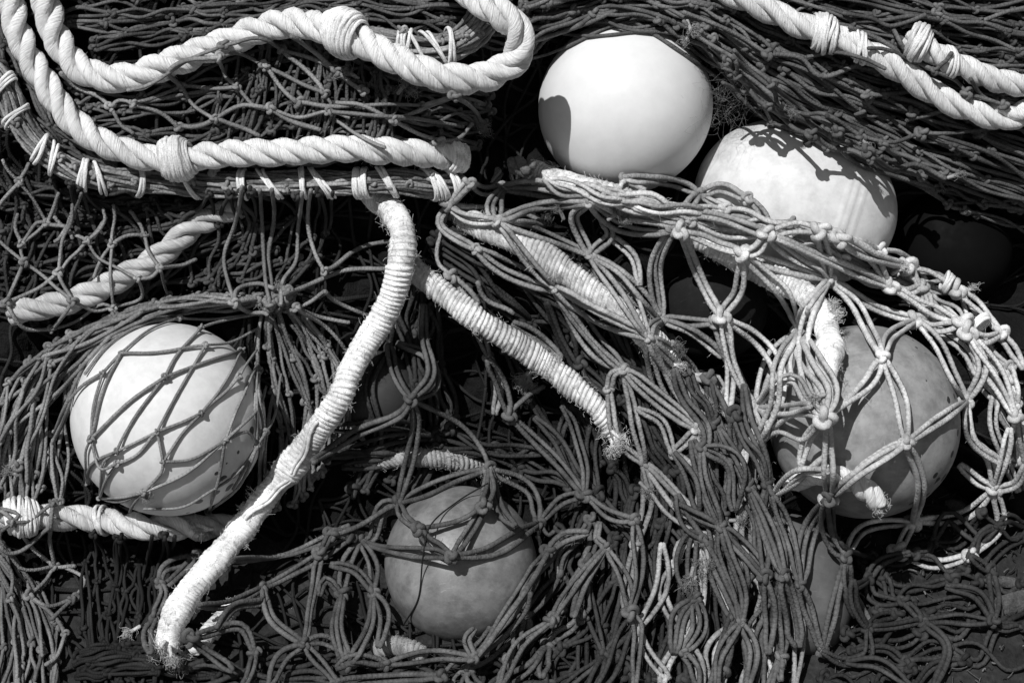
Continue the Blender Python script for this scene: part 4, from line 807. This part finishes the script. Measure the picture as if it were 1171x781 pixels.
# doubled cords over the scratched grey float and to its left
def b_low_mid(mb):
    C = crop(385, 511); E_ = crop(0, 511)
    rn(mb, [[(628, 635), (590, 690), (555, 720), (520, 790)], [(660, 600), (640, 670), (590, 730), (560, 800)], [(690, 590), (680, 680), (640, 740), (600, 810)]], 4, 3, 3.1, 101, double=.9, jit=.2, tone=(.5, .2), bow=.05, stiff=30, k=2)
    P = [C(*q) for q in [[(205, 185), (340, 125), (505, 75)], [(505, 75), (640, 140), (670, 250)], [(505, 75), (480, 210), (380, 365)], [(505, 75), (480, 10), (400, -80), (245, -155)], [(205, 185), (220, 230), (270, 270)], [(270, 270), (320, 330), (380, 365)], [(270, 270), (400, 245), (485, 195)], [(485, 195), (505, 130), (505, 75)], [(380, 365), (520, 340), (670, 250)], [(380, 365), (200, 340), (80, 310)], [(670, 250), (740, 180), (820, 160)], [(820, 160), (720, 40), (570, -105)], [(820, 160), (825, 70), (790, -60), (745, -135)], [(820, 160), (900, 220), (985, 240)], [(205, 185), (150, 200), (120, 300), (80, 310)], [(205, 185), (100, 250), (-20, 290)], [(80, 310), (30, 390), (20, 485)], [(80, 310), (120, 390), (122, 480)], [(122, 480), (60, 410), (-20, 390)], [(122, 480), (110, 600), (40, 720)], [(122, 480), (155, 560), (140, 660)], [(455, 700), (430, 640), (455, 600)], [(455, 700), (400, 700), (345, 755)], [(345, 755), (200, 760), (-20, 780)], [(455, 700), (330, 685), (160, 720)], [(160, 720), (60, 700), (0, 730)], [(20, 485), (10, 600), (40, 720)], [(80, 310), (30, 290), (-20, 300)], [(670, 250), (700, 290), (720, 280)], [(700, 345), (640, 430), (455, 700)], [(890, 330), (760, 490), (710, 570)], [(710, 570), (600, 660), (540, 790)], [(870, 250), (860, 300), (890, 330)], [(700, 345), (760, 300), (830, 280)], [(890, 330), (820, 440), (780, 560)], [(640, 480), (600, 560), (455, 700)], [(970, 550), (1000, 420), (1010, 250)], [(970, 550), (950, 440), (890, 330)], [(970, 550), (1000, 610), (985, 800)], [(505, 75), (540, 200), (590, 260)]]]
    G_ = crop(385, 255)
    P += [G_(*q) for q in [[(245, 595), (310, 500), (290, 380), (290, 270)], [(245, 595), (200, 640), (60, 700), (-80, 790)], [(245, 595), (190, 490), (170, 400)], [(245, 595), (330, 540), (300, 440), (200, 400)], [(570, 635), (540, 540), (500, 450)], [(570, 635), (640, 560), (690, 540)], [(245, 595), (260, 680), (205, 925)]]]
    P += [E_(*q) for q in [[(768, 376), (960, 355), (1157, 260)], [(655, 525), (760, 520), (870, 465)], [(870, 465), (1000, 400), (1157, 300)], [(650, 360), (550, 400), (530, 450)], [(530, 450), (540, 480), (515, 560)], [(530, 450), (560, 450), (640, 380)], [(630, 630), (790, 590), (840, 680)], [(840, 680), (830, 740), (800, 800)], [(870, 465), (900, 570), (1005, 650)], [(1005, 650), (1080, 740), (1130, 800)], [(1005, 650), (1040, 480), (1060, 350)], [(1005, 650), (940, 700), (890, 790)], [(720, 600), (780, 530), (870, 510), (870, 465)], [(515, 560), (490, 620), (500, 680)], [(1060, 350), (1100, 280), (1157, 290)], [(1130, 480), (1110, 600), (1125, 700)], [(1060, 490), (1080, 440), (1130, 480)], [(630, 630), (700, 690), (770, 740)], [(1005, 650), (1080, 640), (1150, 680)]]]
    traced(mb, P, 3.0, double=.9, tone=(.6, .14), lift=22, stiff=90, tol=10, wob=.6)
low_mid = net('fishing_net', M['low'], 'doubled grey cords looped over the scratched float at the bottom centre', b_low_mid)
tw = MB(); q = spline(crop(385, 511)((500, 120), (400, 180), (310, 260), (285, 370), (270, 500), (220, 590)), 3)
ww = envelope(support(q[:, 0], q[:, 1], 1.) + .5, 60); tw.tube(pt(q[:, 0], q[:, 1], ww), .9, 6, .3)
tag(tw.build('thin_twine', M['deep']), 'single thin black line hanging over the scratched grey float', 'twine')

# net lying on the ground at the lower right
def b_ground(mb):
    rn(mb, [[(960, 620), (1040, 610), (1180, 570)], [(980, 680), (1060, 650), (1190, 630)], [(960, 740), (1080, 720), (1200, 720)], [(900, 800), (1060, 800), (1200, 820)]], 5, 8, 2.9, 111, double=.7, jit=.35, drop=.25, tone=(.4, .2), bow=.16, stiff=16)
    E_ = crop(771, 511)
    traced(mb, [E_(*q) for q in [[(640, 600), (740, 585), (820, 575)], [(820, 575), (940, 575), (1055, 575)], [(820, 575), (900, 660), (860, 790)], [(820, 575), (800, 545), (760, 510)], [(490, 675), (560, 710), (640, 690), (650, 600)], [(570, 710), (680, 720), (780, 790)], [(590, 440), (600, 520), (640, 600)], [(640, 440), (680, 380), (780, 350)], [(640, 440), (660, 500), (740, 520)], [(1050, 410), (1060, 500), (1055, 575)], [(1050, 410), (1000, 380), (980, 360)], [(900, 460), (1000, 490), (1050, 560)], [(640, 440), (580, 480), (600, 560)]]], 3.0, double=1, tone=(.75, .15), lift=5, stiff=40)
gnet = net('fishing_net', M['slate'], 'dark loops of netting lying on the littered ground at the lower right', b_ground)

# litter on the ground
lit = MB()
for _ in range(700):
    x, y = rng.uniform(940, 1230), rng.uniform(520, 860); a = rng.uniform(0, 3.14); L = 4 + 26 * rng.random() ** 3; t = np.linspace(-.5, .5, 5)
    X = x + L * t * math.cos(a); Y = y + L * t * math.sin(a) * .7 + rng.normal(0, 1.5) * t * t * 4; w = ground_w(Y) + rng.uniform(0, 5) + rng.normal(0, 5) * t
    lit.tube(pt(X, Y, w), rng.uniform(.3, 1.3), 4, float(rng.beta(.8, 2)), squash=.5)
tag(lit.build('straw_litter', M['straw']), 'scattered straw and stalks on the ground at the lower right', 'straw litter', kind='stuff')
def chip(x, y, L, wd, a, label):
    mb = MB(); t = np.linspace(-.5, .5, 9); V = []
    for q in t:
        X = x + L * q * math.cos(a); Y = y + L * q * math.sin(a); h = wd * (1 - abs(q) ** 3 * 3) * rng.uniform(.85, 1.1)
        V.append([pt(X - h * math.sin(a) * u, Y + h * math.cos(a) * u, ground_w(Y) + 5 + z + rng.normal(0, .6)) for u, z in ((-.5, 0), (-.5, 4), (-.2, 6), (.2, 5), (.5, 4), (.5, 0))])
    V = np.array(V); V = np.concatenate([V[:1].mean(1, keepdims=True).repeat(6, 1), V, V[-1:].mean(1, keepdims=True).repeat(6, 1)]); mb.grid(V, True, .5); tag(mb.build('wood_chip', M['wood']), label, 'wood chip', 'wood chips on the ground')
chip(1160, 690, 60, 26, -.25, 'large pale wood chip on the ground at the right edge')
chip(1143, 712, 16, 8, .8, 'short cut splinter standing beside the looped net on the ground')
chip(1092, 578, 24, 14, .2, 'small wood chip on the ground right under the spotted grey float')
chip(1150, 665, 34, 12, .1, 'narrow wood chip just above the large pale one')

# cobweb-like fibres between the two white floats
cw = MB()
for _ in range(80):
    x, y = rng.normal(826, 18), rng.normal(125, 14); a = rng.uniform(0, 6.28); L = rng.uniform(10, 46); t = np.linspace(0, 1, 8)[:, None]
    Q0 = pt(x, y, rng.uniform(-30, 20)) + (math.cos(a) * AX + math.sin(a) * AV) * L * t + L * .18 * (rng.standard_normal(3) * np.sin(t * 3.1) + rng.standard_normal(3) * np.sin(t * 7)); cw.tube(Q0,   .1, 3, .5, ref=np.array([.3, .5, .2]), cap=False)
tag(cw.build('loose_fibres', M['fuzz_d']), 'wispy loose fibres between the two bare white floats', 'loose fibres', kind='stuff')

# ================================================================== light and camera
Ld = nrm(-.31 * AX + .50 * AV + .81 * AW)
sun = bpy.data.lights.new('sun', 'SUN'); sun.energy = 4.4; sun.angle = math.radians(.5); sun.color = (1, 1, 1)
so = bpy.data.objects.new('sun', sun); COL.objects.link(so)
from mathutils import Vector, Matrix
so.rotation_euler = Vector(Ld).to_track_quat('Z', 'Y').to_euler(); so.location = Vector(Ld) * 5
w = bpy.data.worlds.new('World'); SC.world = w; w.use_nodes = True; nt = w.node_tree
sky = nt.nodes.new('ShaderNodeTexSky'); sky.sky_type = 'NISHITA'; sky.sun_disc = False
sky.sun_elevation = math.asin(Ld[2]); sky.sun_rotation = math.atan2(Ld[0], Ld[1])
bw = nt.nodes.new('ShaderNodeRGBToBW'); nt.links.new(sky.outputs[0], bw.inputs[0])
nt.links.new(bw.outputs[0], nt.nodes['Background'].inputs['Color']); nt.nodes['Background'].inputs['Strength'].default_value = .07
cam = bpy.data.cameras.new('camera'); cam.sensor_width = 36; cam.lens = 36 * 2.0 / 1.171; cam.clip_end = 100; cam.clip_start = .05
co = bpy.data.objects.new('camera', cam); COL.objects.link(co); SC.camera = co
R = Matrix([[AX[i], AV[i], AW[i]] for i in range(3)]); co.matrix_world = Matrix.Translation(Vector(AW * 2.0 + np.array([0, 0, Z0 * .001]))) @ R.to_4x4()
SC.view_settings.view_transform = 'Standard'; SC.view_settings.look = 'None'; SC.view_settings.exposure = 0; SC.view_settings.gamma = 1
